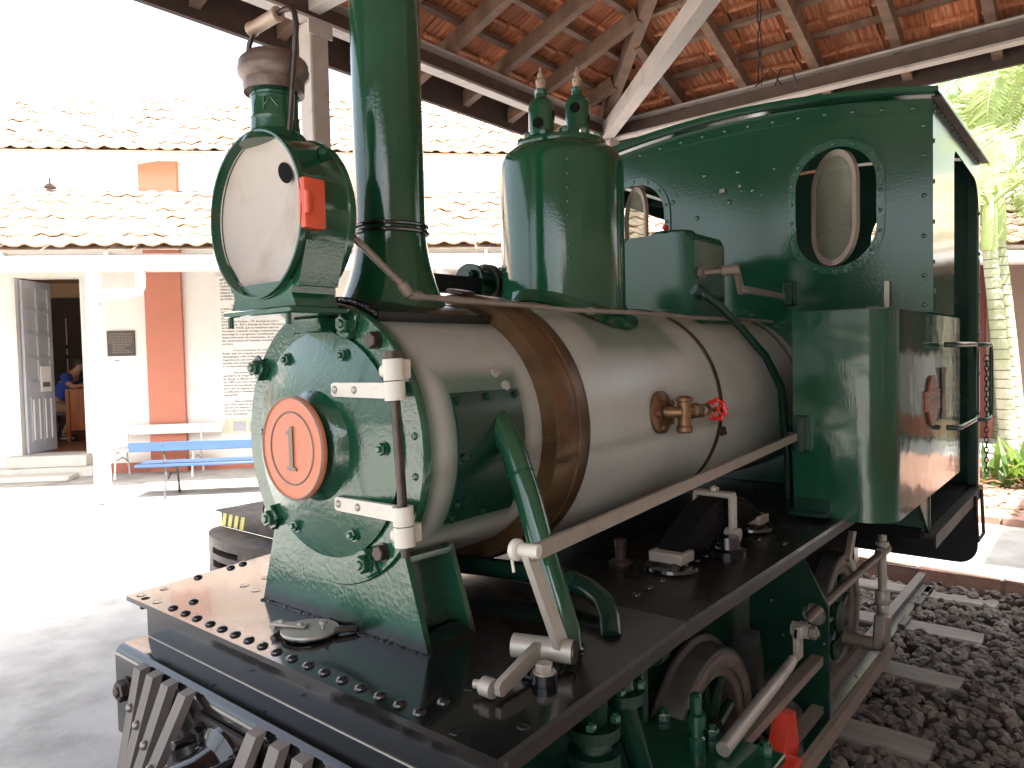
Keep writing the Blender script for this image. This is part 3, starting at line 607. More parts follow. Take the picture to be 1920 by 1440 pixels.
for x in (-.08,-.055,-.03,-.005,.02,.045,.07): pr2.b2((PX+x,-.7985,1.325),(PX+x+.016,-.797,1.346))
pr2.b2((PX-.025,-.7965,1.392),(PX+.025,-.795,1.414));pr2.b2((PX-.05,-.7965,1.268),(PX+.05,-.795,1.284));pr2.b2((PX-.04,-.7965,1.248),(PX+.04,-.795,1.26))
pr2.build('raised_lettering','bronze',po,smooth=False)
hb=MB();hb.b2((2.615,-.797,1.26),(2.655,-.787,1.44),.002);hb.b2((2.61,-.800,1.43),(2.66,-.787,1.455),.002);hb.b2((2.61,-.800,1.245),(2.66,-.787,1.27),.002);hb.build('latch_bar','capbrown',TK)
MB().prism([(2.36,-.79,.965),(2.36,-.79,.83),(2.36,-.60,.83)],(.012,0,0)).prism([(2.20,-.785,.963),(2.36,-.785,.963),(2.36,-.785,.83)],(0,.012,0)).build('tank_gusset','dkgreen',LOCO,smooth=False)
# --- footplate
def fz(x): return .945+.023*x/.618
fp=MB()
fp.prism([(0,-.633,fz(0)),(0,.633,fz(0)),(.618,.633,fz(.618)),(.618,-.633,fz(.618))],(0,0,-.012))
FPL=fp.build('front_footplate','black',LOCO,smooth=False)
f2=MB();f2.b2((.620,-.633,.956),(2.35,.633,.968));F2=f2.build('footplate','blackfoot',LOCO,smooth=False)
for s in (-1,1):
    va=MB();va.prism([(.03,s*.628,fz(.03)-.012),(.62,s*.628,.956),(.62,s*.628,.926),(.03,s*.628,.903)],(0,-s*.010,0));va.build('footplate_valance','brownblk',LOCO,smooth=False);MB().b2((.6205,s*.628,.924),(2.35,s*.618,.9555)).build('footplate_valance','brownblk',LOCO,smooth=False)
hs=MB();hs.b2((.036,-.60,.60),(.056,.60,.935));hs.build('headstock','black',LOCO)
ROW=[(.026,y) for y in (.435,.373,.317,.256,.203,.148,.093,.040,-.012,-.067,-.122,-.174,-.229,-.283,-.336,-.388,-.437)]
for x,y in ROW: rivet((x+.001,y,fz(x)),(0,0,1),.0125,FPL,'black',fl=.62)
for x,y in ((.078,.434),(.076,-.446),(.181,.612),(.278,.612),(.317,.615)): rivet((x,y,fz(x)),(0,0,1),.0125,FPL,'black',fl=.62)
for x,y in ((.083,.60),(.026,.604),(.026,.514),(.212,.37),(.283,.44),(.216,.433),(.141,-.45),(.021,-.529),(.095,-.608)): rivet((x,y,fz(x)-.0005),(0,0,1),.0125,FPL,'black',fl=.12)
for x,y in ((.021,-.572),(.025,-.608),(.02,.568)):
    put('bolt_hole_disc',proto('bolthole','inside',lambda b:b.lathe([(.0105,0),(.0105,.0006),(0,.0006)],(0,0,0),(0,0,1),16)),(x,y,fz(x)),FPL)  # thin near-black discs paint the dark of open holes
MID=[(.705,-.462),(.77,-.46),(.84,-.457),(.909,-.456),(.983,-.455),(1.051,-.451),(1.111,-.451),(1.184,-.45),(1.257,-.448),(1.332,-.445),(1.469,-.44),(1.548,-.439),(1.614,-.436),(1.363,-.503),(1.362,-.582)]
for x,y in MID: rivet((x,y,.968),(0,0,1),.010,F2,'black',fl=.7)
rivet((.48,-.52,fz(.48)),(0,0,1),.009,FPL,'black',fl=.7)
# hand hole lid on the front footplate
mh=MB().lathe([(.060,0),(.062,.003),(.061,.007),(0,.009)],(.122,.008,fz(.12)+.006),(0.03,0,1),48);mho=mh.build('hand_hole_lid','alu',LOCO)
MB().lathe([(.004,0),(.004,.008),(.009,.012),(.009,.017),(0,.019)],(.135,-.022,fz(.13)+.014),(0,0,1),14).build('lid_knob','alu',mho)
sh=MB();sh.box((.098,.048,fz(.1)+.020),(.022,.085,.006),Matrix.Rotation(.45,3,'Z'),.002);sh.cyl((.078,.085,fz(.1)+.013),(.105,.092,fz(.1)+.013),.008,n=10);sh.build('lid_strap','alu',mho)
for p in ((.108,.022),(.092,.068)): rivet((p[0],p[1],fz(.1)+.023),(0,0,1),.007,mho,'alu')
MB().box((.166,-.058,fz(.16)+.010),(.050,.012,.012),Matrix.Rotation(-.6,3,'Z'),.003).build('lid_latch','dksteel',mho)
MB().lathe([(.055,0),(.057,.002),(.057,.006),(0,.006)],(.122,.008,fz(.12)),(0.03,0,1),40).build('lid_seat','black',mho)
# reversing lever assembly
LX=.292;LZ2=.988
lv=MB();lv.cyl((LX-.028,-.448,LZ2),(LX+.012,-.560,LZ2),.0225,n=24);lvo=lv.build('weigh_shaft','alu',LOCO)
MB().cyl((LX+.0125,-.5612,LZ2),(LX+.0135,-.564,LZ2),.0215,n=24).build('shaft_end','dksteel',lvo)
def bar(p,q,wid,thk,nrm):
    p=Vector(p);q=Vector(q);d=(q-p).normalized();n=Vector(nrm).normalized();w_=d.cross(n).normalized()
    b=MB();b.prism([p-d*wid*.3+w_*wid*.32,p-d*wid*.3-w_*wid*.32,p-w_*wid*.5,q-w_*wid*.42,q+d*wid*.3-w_*wid*.25,q+d*wid*.3+w_*wid*.25,q+w_*wid*.42,p+w_*wid*.5],n*thk);return b
ar=bar((LX+.004,-.532,LZ2+.005),(.222,-.516,1.186),.040,.013,(.25,-1,0));ar.build('lever_arm','alu',LOCO)
ar=bar((LX-.03,-.500,LZ2+.004),(LX-.155,-.515,fz(.14)+.020),.032,.013,(0,-1,.0));ar.build('bell_crank','alu',LOCO)
cc=MB().cyl((LX-.160,-.488,fz(.14)+.018),(LX-.160,-.512,fz(.14)+.018),.017,n=16).cyl((LX-.150,-.512,fz(.14)+.022),(LX-.165,-.47,fz(.14)+.018),.008,n=10);cc.build('crank_pin','alu',LOCO)
pb=MB();pb.cyl((LX-.06,-.545,fz(.23)),(LX-.06,-.545,fz(.23)+.018),.024,n=20);pb.b2((LX-.075,-.55,fz(.23)),(LX+.015,-.50,fz(.23)+.014),.004);pbo=pb.build('shaft_pedestal','black',LOCO)
hexnut((LX-.06,-.545,fz(.23)+.018),(0,0,1),.0165,pbo,'alu',1.0,0,'bolt',1.25)
pn=MB();pn.cyl((.214,-.498,1.192),(.225,-.545,1.192),.013,n=16);pn.lathe([(.019,0),(.020,.003),(.020,.010),(.016,.014)],(.213,-.497,1.192),(0,-1,0),18);pn.tube([(.205,-.498,1.175),(.207,-.500,1.152)],.003,6);pn.build('lever_pin','white',LOCO)
rb=bar((.224,-.528,1.188),(1.745,-.500,1.250),.030,.010,(0,-1,0));rb.build('reach_rod','alud',LOCO)
# leaf spring on the footplate
yS=-.43;sp=[]
LS=None
for k in range(10):
    hlf=.285-.022*k; b=MB();zz=1.030+.0125*(9-k)
    def lf(i,j,hlf=hlf,k=k): 
        x=-hlf+2*hlf*i/14; return (1.215+x,yS-.036+.072*j,1.118-.0122*k-.95*x*x*0-(.105*(x/.285)**2)*(1 if 1 else 0)+.0)
    b.grid(lf,14,1);e=bmesh.ops.extrude_face_region(b.bm,geom=b.bm.faces[:]);bmesh.ops.translate(b.bm,vec=(0,0,-.0100),verts=[v for v in e['geom'] if isinstance(v,bmesh.types.BMVert)])
    if k==0: LS=b.build('leaf_spring','inside',LOCO)
    else: b.build('spring_leaf','inside',LS)
hg=MB();hg.b2((1.20,yS-.060,1.118),(1.235,yS+.06,1.133),.003);hg.b2((1.20,yS-.062,1.005),(1.235,yS-.048,1.125),.003);hg.b2((1.20,yS+.048,1.005),(1.235,yS+.062,1.125),.003);hg.cyl((1.218,yS-.075,1.012),(1.218,yS+.07,1.012),.020,n=16);hg.build('spring_buckle','alu',LOCO)
hexnut((1.218,yS,1.133),(0,0,1),.013,LOCO,'alu',.9,.3)
for x in (.945,1.485):
    bk=MB();bk.b2((x-.038,yS-.048,.990),(x+.038,yS+.048,1.018),.003);bko=bk.build('spring_seat','alu',LOCO)
    MB().lathe([(.07,0),(.072,.004),(.07,.012),(.045,.016),(.04,.022)],(x,yS,.968),(0,0,1),28).build('seat_base','black',bko)
    hexnut((x-.04,yS-.03,.98),(0,0,1),.013,bko,'dksteel',1,.2)
MB().lathe([(.05,0),(.05,.012),(.036,.018),(.03,.05),(0,.052)],(1.17,yS-.06,.968),(0,0,1),24).build('spring_stop','black',LOCO)
oc=MB().lathe([(.032,0),(.033,.008),(.028,.014),(.015,.018),(.015,.05),(.017,.052),(.017,.072),(.012,.074)],(.895,-.305,.968),(0,0,1),20);oc.build('oil_cup','dksteel',LOCO)
# --- front buffer beam, pilot bars, coupler
bbm=MB();bbm.prism([(x,-.60,z) for x,z in [(.032,.62),(.032,.838)]+[(-.046+.024-.024*math.sin(PI/2*t/5),.838-.024+.024*math.cos(PI/2*t/5)) for t in range(6)]+[(-.046,.62)]],(0,1.2,0));BB=bbm.build('buffer_beam','black',LOCO)
MB().b2((.0325,-.60,.832),(.0355,.60,.8395)).build('beam_gleam','white',BB)  # white strip paints the gleam along the beam's back top edge
def slat(y,dx):
    z0,z1=.8385,.16;xs0=-.047;ex=dx*(z0-z1)/.22
    b=MB();w2=.0165
    b.prism([(xs0-.001,y-w2,z0),(xs0-.001,y+w2,z0),(xs0-.001-ex,y+w2,z1),(xs0-.001-ex,y-w2,z1)],(-.024,0,-.004));return b.build('pilot_bar','plank',LOCO,smooth=False)
for y,dx_,zb_ in ((.415,.047,.75),(.350,.070,.735),(.277,.090,.72),(.198,.120,.705),(-.075,.125,None),(-.152,.098,None),(-.225,.075,None),(-.30,.055,None),(-.38,.045,None)):
    so_=slat(y,dx_)
    if zb_: rivet((-.072-dx_*(.8385-zb_)/.22,y,zb_),(-1,0,.3),.0105,so_,'steel',fl=.8)
hexnut((-.047,.535,.745),(-1,0,0),.026,BB,'dksteel',.9,.25,'bolt',1.2)
for t_ in ((.18,.845),(-.02,.841)): MB().box((-.01,t_[0],.8385),(.012,.003,.002),Matrix.Rotation(.5,3,'Z')).build('scratch_mark','blackm',BB)
cp=MB();cp.lathe([(.10,-.06),(.098,-.068),(.070,-.085),(.062,-.12),(.062,-.26),(.066,-.30),(.075,-.33),(.05,-.34)],(0,.065,.70),(1,0,0),32);cpo=cp.build('drawbar_casting','black',LOCO)
MB().b2((-.060,-.055,.60),(-.047,.175,.80),.003).build('drawbar_plate','brownblk',cpo)
for (y,z) in ((.135,.765),(-.02,.765),(.135,.635),(-.02,.635)):
    hexnut((-.061,y,z),(-1,0,0),.020,cpo,'black',1.0,2.2,'bolt',1.3)
hk=MB().tube([(-.34,.065,.72),(-.40,.065,.735),(-.43,.10,.74),(-.42,.14,.74),(-.36,.145,.735)],.012,10);hk.tube([(-.385+.045*math.cos(t*PI/8),.165+.03*math.sin(t*PI/8),.745+.01*math.cos(t*PI/8)) for t in range(16)],.0085,8,True);hk.build('coupling_shackle','blackm',LOCO)
# --- frames, wheels, motion
fr=MB()
for s in (-1,1): fr.b2((.06,s*.235-.009,.20),(3.5,s*.235+.009,.93))
fr.b2((.06,-.23,.55),(.12,.23,.93));fr.b2((2.2,-.23,.25),(2.24,.23,.93));fr.build('main_frame','dkgreen',LOCO)
MB().b2((2.30,-.30,.42),(3.2,.30,.80)).build('ash_pan','inside',LOCO)
WR=.295
def wheel(x,s,parent):
    yo=s*.3685
    t=MB().lathe([(.25,0),(WR-.012,0),(WR-.006,.002),(WR,.010),(WR+.004,.062),(WR+.008,.070),(WR+.026,.076),(WR+.028,.084),(WR+.022,.092),(.25,.094)],(x,yo,WR),(0,-s,0),72,cap=False)
    bm=t.bm
    w_=t.build('wheel','tyre',parent)
    MB().lathe([(.232,.0015),(.236,-.001),(.2755,-.001),(.2795,.0015)],(x,yo,WR),(0,-s,0),72,cap=False).build('tyre_face','tyreface',w_)
    rm=MB().lathe([(.25,.006),(.238,.006),(.236,.01),(.205,.014),(.20,.02),(.20,.07),(.25,.07)],(x,yo,WR),(0,-s,0),72,cap=False);rm.build('wheel_rim','tyreface',w_)
    sp_=MB()
    for i in range(9):
        a=2*PI*i/9+.25;d=Vector((math.cos(a),0,math.sin(a)));c=Vector((x,yo-s*.04,WR))
        sp_.cyl(c+d*.06,c+d*.205,.022,.016,n=8)
    sp_.cyl((x,yo-s*.012,WR),(x,yo-s*.075,WR),.072,n=24);sp_.prism([(x-.06,yo-s*.02,WR-.19),(x+.06,yo-s*.02,WR-.19),(x+.10,yo-s*.02,WR-.10),(x-.10,yo-s*.02,WR-.10)],(0,-s*.04,0))
    sp_.build('wheel_spokes','dkgreen',w_)
    return w_
for x in (1.36,2.745):
    for s in (-1,1): wheel(x,s,LOCO)
    MB().cyl((x,-.3,WR),(x,.3,WR),.06,n=16).build('axle','dksteel',LOCO)
# cylinder
cy=MB();cy.b2((.70,-.66,.30),(1.10,-.30,.452),.012);cy.cyl((.66,-.50,.26),(1.12,-.50,.26),.14,n=32);cyo=cy.build('cylinder_block','greencast',LOCO)
vc=MB().b2((.69,-.67,.452),(1.11,-.29,.475),.004);vco=vc.build('valve_chest_cover','greencast',cyo)
for (x,y) in ((.73,-.33),(.90,-.33),(1.07,-.33),(.73,-.63),(.90,-.63),(1.07,-.63),(1.07,-.48),(.73,-.48)): hexnut((x,y,.475),(0,0,1),.020,cyo,'greencast',1.3,.6,'stud_nut')
tp=MB();tp.lathe([(.022,0),(.024,.02),(.024,.035),(.018,.04),(.018,.06),(.026,.064),(.026,.10),(.016,.105),(.016,.15),(.010,.155)],(.985,-.475,.475),(0,0,1),12);tp.build('cylinder_lubricator','greencast',cyo)
for (px,py,zf_) in ((.362,-.508,.70),(.475,-.535,.70)):
    pass
p1=MB();p1.cyl((.480,-.480,.955),(.530,-.450,.73),.033,n=20);p1.lathe([(.036,0),(.06,.004),(.06,.03),(.04,.034),(.038,.06),(.06,.064),(.06,.09),(.034,.094)],(.53,-.45,.64),(0,0,1),24);p1.cyl((.53,-.45,.64),(.74,-.45,.44),.034,n=18);p1o=p1.build('steam_pipe_lower','dkgreen',LOCO)
for a in (.4,2.0,3.6,5.2): hexnut((.53+.047*math.cos(a),-.45+.047*math.sin(a),.734),(0,0,1),.013,p1o,'greencast',1.2,.4)
p2=MB();p2.cyl((.665,-.455,.955),(.670,-.437,.78),.028,n=18);p2.lathe([(.03,0),(.055,.004),(.055,.03),(.034,.034),(.03,.06)],(.672,-.437,.72),(0,0,1),24);p2.cyl((.672,-.437,.72),(.78,-.44,.46),.03,n=18);p2o=p2.build('exhaust_pipe_lower','dkgreen',LOCO)
for a in (.4,2.0,3.6,5.2): hexnut((.672+.043*math.cos(a),-.437+.043*math.sin(a),.752),(0,0,1),.013,p2o,'greencast',1.2,.4)
rk=MB();rk.b2((.80,-.42,.60),(.83,-.40,.80),.003);rk.cyl((.80,-.435,.80),(.84,-.435,.80),.045,n=20);rk.cyl((.78,-.43,.80),(.80,-.43,.80),.02,n=12);rk.build('rocker_arm','dkgreen',LOCO)
mb=MB();mb.sheet([[(-.28,.955),(-.478,.80) ,(-.563,.635),(-.563,.03),(-.473,.03),(-.473,.24),(-.28,.40)],[(-.515+.04*math.cos(2*PI*i/20),.600+.042*math.sin(2*PI*i/20)) for i in range(20)]],tx(1.85),(.014,0,0));mbo=mb.build('motion_bracket','dkgreen',LOCO,smooth=False)
for p in ((-.36,.72),(-.36,.62),(-.30,.70),(-.545,.50),(-.40,.50)): rivet((1.8495,p[0],p[1]),(-1,0,0),.011,mbo,'dkgreen')
# rods
rd=MB();rd.tube([(.985,-.55,.500),(1.25,-.545,.520),(1.50,-.54,.535),(1.55,-.54,.545)],[.020,.020,.018,.016],14);rd.build('valve_rod','alu',LOCO)
rl=MB();rl.box((1.60,-.54,.585),(.05,.020,.11),None,.004);rl.cyl((1.61,-.575,.625),(1.61,-.52,.625),.024,n=18);rl.b2((1.575,-.562,.60),(1.645,-.53,.645),.006);rlo=rl.build('radius_link','alu',LOCO);hexnut((1.61,-.576,.625),(0,-1,0),.022,rlo,'alud',.9,.4)
gb=MB();gb.b2((1.10,-.545,.425),(1.85,-.505,.455));gb.b2((1.10,-.545,.25),(1.85,-.505,.275));gb.build('guide_bar','alud',LOCO)
xh=MB();xh.prism([(1.18,-.525,.20),(1.44,-.525,.20),(1.50,-.525,.30),(1.47,-.525,.42),(1.42,-.525,.425),(1.34,-.525,.30),(1.18,-.525,.33)],(0,-.05,0));xh.cyl((1.38,-.52,.262),(1.38,-.61,.262),.055,n=24);xh.cyl((1.38,-.61,.262),(1.38,-.635,.262),.030,n=16);xh.cyl((1.27,-.60,.235),(1.27,-.52,.235),.045,n=20);xh.cyl((1.12,-.50,.262),(1.30,-.54,.262),.022,n=14);xh.build('crosshead','red',LOCO)
cr2=bar((1.40,-.60,.262),(2.745,-.56,.20),.062,.022,(0,-1,0));cr2.build('connecting_rod','alud',LOCO)
cr3=bar((1.36,-.43,.17),(2.745,-.43,.17),.06,.022,(0,-1,0));cr3.build('coupling_rod','alud',LOCO)
er=MB();er.tube([(1.87,-.47,.55),(2.2,-.475,.56),(2.9,-.50,.588)],[.020,.018,.016],12);er.build('eccentric_rod','alud',LOCO)
vs=MB();vs.cyl((2.90,-.50,.35),(2.90,-.50,.80),.019,n=16);vs.lathe([(.03,0),(.032,.01),(.032,.05),(.026,.06)],(2.90,-.50,.345),(0,0,1),16);vs.cyl((2.86,-.50,.588),(2.97,-.50,.592),.026,n=16);vs.cyl((2.90,-.50,.62),(2.90,-.50,.64),.03,n=14);vs.lathe([(.024,0),(.026,.01),(.026,.05),(.022,.06)],(2.90,-.50,.28),(0,0,1),14);vs.build('hanger_link','alu',LOCO)
cb=MB();cb.box((2.80,-.52,.24),(.14,.05,.16),Matrix.Rotation(.3,3,'Y'),.01);cb.cyl((2.745,-.37,.20),(2.745,-.50,.20),.032,n=20);cb.build('crank_pin_boss','alud',LOCO)
tb=bar((2.55,-.46,.80),(2.45,-.46,.66),.05,.02,(0,-1,0));tb.build('brake_hanger','alud',LOCO)
for x in (1.70,):
    bs=MB();bs.sheet([[(x,.52),(x+.04,.54),(x+.075,.42),(x+.075,.25),(x+.04,.15),(x,.17),(x+.03,.3)]],lambda a,b_:(a,-.36,b_),(0,.06,0));bs.build('brake_shoe','tyre',LOCO)
# =================================================================== GROUND AND TRACK
def flat(name,x0,y0,x1,y1,z,m):
    b=MB();v=[b.bm.verts.new(p) for p in ((x0,y0,z),(x1,y0,z),(x1,y1,z),(x0,y1,z))];b.bm.faces.new(v);return struct(b.build(name,m,smooth=False,recalc=False))
BX0,BX1,BY0,BY1=-7.0,4.86,-1.28,.95
b=MB()
for (x0,y0,x1,y1) in ((-120,-120,BX0,160),(BX1,-120,160,160),(BX0,-120,BX1,BY0),(BX0,BY1,BX1,160)):
    nx=12 if x1-x0>20 else 6
    v=[b.bm.verts.new(p) for p in ((x0,y0,0),(x1,y0,0),(x1,y1,0),(x0,y1,0))];b.bm.faces.new(v)
struct(b.build('ground','conc',smooth=False,recalc=False))
b=MB()
v=[b.bm.verts.new(p) for p in ((BX0-.2,BY0-.2,-.19),(BX1+.2,BY0-.2,-.19),(BX1+.2,BY1+.2,-.19),(BX0-.2,BY1+.2,-.19))];b.bm.faces.new(v);struct(b.build('ballast_bed','dirt',smooth=False,recalc=False))
# brick edging of the track bed
kb=thing('brick_kerb','row of worn reddish bricks edging the gravel behind the engine cab','kerb',(4.93,-.2,-.19))
random.seed(5);y=-1.25
while y<.92:
    l=random.uniform(.40,.52)
    b=MB();b.box((4.93+random.uniform(-.012,.012),y+l/2,-.09),(.13,l-.012,.20),Matrix.Rotation(random.uniform(-.03,.03),3,'Z'),.012,2)
    for v in b.bm.verts: v.co+=Vector((random.uniform(-.012,.012),random.uniform(-.006,.006),random.uniform(-.014,.008)))
    b.build('brick','brick',kb,ang=50);y+=l
MB().b2((4.885,-1.24,-.18),(4.985,.93,-.012)).build('mortar_bed','mortar',kb,smooth=False)
kk=thing('concrete_kerb','low concrete kerb along the open side of the track bed','kerb',(0,BY0-.05,-.19))
MB().b2((BX0,BY0-.10,-.19),(BX1,BY0-.002,.004)).build('kerb_stone','paveconc',kk)
kk=thing('concrete_kerb','low concrete kerb on the far side of the track bed under the engine','kerb',(0,BY1+.05,-.19))
MB().b2((BX0,BY1+.002,-.19),(BX1,BY1+.10,.004)).build('kerb_stone','paveconc',kk)
# track
TR=thing('railway_track','narrow gauge track with rusty rails on weathered wooden sleepers under the engine','track',(0,0,-.19))
for s in (-1,1):
    c=s*.325
    P=[(-.048,-.095),(.048,-.095),(.048,-.086),(.008,-.074),(.008,-.032),(.026,-.024),(.026,-.004),(.021,0),(-.021,0),(-.026,-.004),(-.026,-.024),(-.008,-.032),(-.008,-.074),(-.048,-.086)]
    r=MB().prism([(-6.8,c+y,z) for y,z in P],(11.58,0,0)).build('rail','railst',TR,ang=30)
    for x in (4.62,4.40,4.66,3.95):
        MB().b2((x-.10,c-.078,-.095),(x+.08,c-.042,-.066),.004).build('rail_clip','railst',r)
random.seed(8)
for i,x in enumerate((4.66,3.96,3.26,2.50,1.80,1.10,.40,-.30,-1.0,-1.7,-2.4)):
    b=MB();nx=10
    def f(a,j,x=x):
        y=-.775+1.55*a/10+(random.uniform(-.01,.01) if a in (0,10) else 0);P=[(-.095,-.20),(-.095,-.105),(-.085,-.095),(.085,-.095),(.095,-.105),(.095,-.20)][j]
        return (x+P[0]+random.uniform(-.004,.004),y,P[1]+random.uniform(-.004,.003))
    V=b.grid(f,10,5);b.bm.faces.new([q for q in V[0]]);b.bm.faces.new([q for q in V[-1]][::-1])
    o=b.build('sleeper','sleeper',TR,ang=25)
# ballast
random.seed(3)
def stones(n,x0,x1,y0,y1,smin,smax,zf):
    vs=[];fs=[]
    base=[Vector(p).normalized() for p in ((1,0,0),(-1,0,0),(0,1,0),(0,-1,0),(0,0,1),(0,0,-1),(1,1,1),(1,-1,1),(-1,1,1),(-1,-1,1),(1,1,-1),(-1,-1,-1))]
    tb=bmesh.new();bmesh.ops.create_icosphere(tb,subdivisions=1,radius=1);tv=[v.co.copy() for v in tb.verts];tf=[[v.index for v in f.verts] for f in tb.faces];tb.free()
    for k in range(n):
        x=random.uniform(x0,x1);y=random.uniform(y0,y1);s=random.uniform(smin,smax);R=Matrix.Rotation(random.uniform(0,6.3),3,'Z')@Matrix.Rotation(random.uniform(-.7,.7),3,'X')@Matrix.Rotation(random.uniform(-.7,.7),3,'Y')
        sc=Vector((s*random.uniform(.8,1.3),s*random.uniform(.6,1.0),s*random.uniform(.4,.75)));o=len(vs);c=Vector((x,y,zf(x,y)+random.uniform(-.015,.018)))
        cut=[(Vector((random.uniform(-1,1),random.uniform(-1,1),random.uniform(-1,1))).normalized(),random.uniform(.45,.75)) for _ in range(3)]
        for q in tv:
            p=q*random.uniform(.85,1.12)
            for nn,d in cut:
                e=p.dot(nn)-d
                if e>0:p=p-nn*e
            vs.append(c+R@Vector((p.x*sc.x,p.y*sc.y,p.z*sc.z)))
        fs+=[[i+o for i in f] for f in tf]
    return vs,fs
slx=[4.66,3.96,3.26,2.50,1.80,1.10,.40,-.30]
def zf(x,y):
    d=min(abs(x-q) for q in slx)
    return -.112+(.03 if x>4.7 else 0)-(.022 if abs(y)<.8 and d<.1 else 0)-(.03 if abs(y)<.3 else 0)
vs,fs=stones(6800,-.4,4.84,-1.26,.85,.020,.046,zf)
me=bpy.data.meshes.new('ballast_stones');me.from_pydata([tuple(v) for v in vs],[],fs);me.materials.append(MT['stone']);o=put('ballast_stones',me,(0,0,0));tag(o,'dark brown crushed stone ballast spread between and beside the sleepers','gravel',kind='stuff')
# =================================================================== PAVILION
PV=thing('open_pavilion','open sided tiled pavilion with pale steel beams and brown rafters over the engine','pavilion',(1.3,1.53,0))
ZBm,XC,YC,SL=3.10,3.82,1.54,.36
YN,XF=-4.35,-2.4
YMID=(YC+YN)/2
def chan(a,c,h,wd,nm='steel_beam',web=True):
    # channel beam: flanges top and bottom, web set back
    a=Vector(a);c=Vector(c);d=(c-a).normalized();n=Vector((-d.y,d.x,0))
    P=[(-wd/2,0),(wd/2,0),(wd/2,.014),(-wd/2+.012,.014),(-wd/2+.012,h-.014),(wd/2,h-.014),(wd/2,h),(-wd/2,h)]
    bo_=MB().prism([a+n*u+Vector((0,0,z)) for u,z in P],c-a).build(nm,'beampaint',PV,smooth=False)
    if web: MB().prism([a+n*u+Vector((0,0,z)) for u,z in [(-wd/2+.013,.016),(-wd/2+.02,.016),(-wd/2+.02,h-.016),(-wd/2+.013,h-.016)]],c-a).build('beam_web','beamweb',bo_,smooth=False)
    return bo_
chan((XC,YC,ZBm),(XF,YC,ZBm),.125,.075)
chan((XC+.04,YN,ZBm),(XC+.04,YC+.037,ZBm),.125,.075)
chan((XF,YN,ZBm),(XC,YN,ZBm),.125,.075)
chan((XF-.04,YC+.037,ZBm),(XF-.04,YN,ZBm),.125,.075)
chan((1.27,YC-.045,ZBm+.03),(1.27,YN+.04,ZBm+.03),.10,.06,'tie_beam',False)
dgl=chan((XC-.05,YC-.05,ZBm-.005),(XC-2.6,YC-2.6,ZBm-.005),.10,.08,'dragon_beam',False)
for (x,y,zz) in ((1.30,YC+.01,0),(XC+.02,YC,0),(-2.2,YC,0),(XC+.02,YN,0),(.3,YN,0)):
    b=MB();b.b2((x-.05,y-.05,0),(x+.05,y+.05,ZBm-.002),.008);p=b.build('steel_post','beampaint',PV)
    MB().b2((x-.065,y-.060,ZBm-.07),(x+.065,y-.052,ZBm-.004)).build('post_plate','beampaint',p);MB().b2((x-.08,y-.08,.0),(x+.08,y+.08,.014)).build('base_plate','beampaint',p)
ZR=ZBm+.128 # rafter underside at the beam line
def zl(y): return ZR+SL*(YC-y)
def zr(x): return ZR+SL*(XC-x)
OV=.30
def timber(a,c,wd,h,nm,m='timber'):
    a=Vector(a);c=Vector(c);d=(c-a).normalized();n=d.cross(Vector((0,0,1))).normalized();u=n.cross(d)
    return MB().prism([a+n*wd/2,a-n*wd/2,a-n*wd/2+u*h,a+n*wd/2+u*h],c-a).build(nm,m,PV,smooth=False)
random.seed(4)
xs=[2.20+.44*k for k in range(-11,4)]
for x in xs:
    top=max(YMID,x-(XC-YC));
    timber((x,YC+OV,zl(YC+OV)),(x,top+.03,zl(top+.03)),.052,.085,'rafter')
ys=[.515-.445*k for k in range(-2,11)]
for y in ys:
    k=(XC-YC)+y if y>YMID else (XC-YC)+2*YMID-y
    timber((XC+OV,y,zr(XC+OV)),(k+.03,y,zr(k+.03)),.052,.085,'rafter')
timber((XC+OV,YC+OV,ZR-SL*OV+.005),(XC-(YC-YMID),YMID,ZR+SL*(YC-YMID)+.005),.07,.10,'hip_rafter')
timber((XC+OV,YN-OV,ZR-SL*OV+.005),(XC-(YC-YMID),YMID,ZR+SL*(YC-YMID)+.005),.07,.10,'hip_rafter')
for k in range(0,11):
    y=YC+.165-.267*k
    if y<YMID: break
    z=zl(y)+.090; timber((XF,y,z),((XC-YC)+y,y,z),.045,.028,'batten')
    x=XC+.165-.267*k; z=zr(x)+.090
    ya=x-(XC-YC); yb=2*YMID-ya
    timber((x,yb,z),(x,ya,z),.045,.028,'batten')
# fascia boards
timber((XF-OV,YC+OV+.01,ZR-SL*OV-.045),(XC+OV+.02,YC+OV+.01,ZR-SL*OV-.045),.03,.20,'fascia_board','timberdk')
timber((XC+OV+.01,YN-OV,ZR-SL*OV-.045),(XC+OV+.01,YC+OV,ZR-SL*OV-.045),.03,.20,'fascia_board','timberdk')
# tiles (ribbed clay, seen from below): one shared mesh, turned for each slope
def tilemesh():
    b=MB();NX=12;W=.232;Ln=.335
    prof=[.0,.012,.004,.013,.002,.012,.0,.012,.003,.014,.004,.016,.0]
    def g(zo):
        def f(i,j): 
            u=-W/2+W*i/NX;v=-Ln/2+Ln*j/2
            return (u,v,prof[i]+zo-.012*(1 if j==0 else 0)*(zo<=0))
        return f
    V=b.grid(g(0),NX,2)
    for a in range(NX): # lower nib lip
        p=V[a][0].co;q=V[a+1][0].co
    b.box((0,-Ln/2+.012,-.010),(W*.86,.026,.026),None,.004)
    me,_=b.mesh('roof_tile',c=Vector((0,0,0)),ang=50);me.materials.append(MT['tile']);return me
TM=tilemesh()
ca=math.atan(SL)
CAMP=cam.matrix_world.translation
def infr(p):
    q=Vector(p)-CAMP;d=q.dot(fw);
    if d<.1:return None
    u=960+1368*q.dot(R_)/d;v=720-1368*q.dot(U_)/d
    return d if -60<u<1980 and -60<v<1500 else None
cand=[]
GA=.267
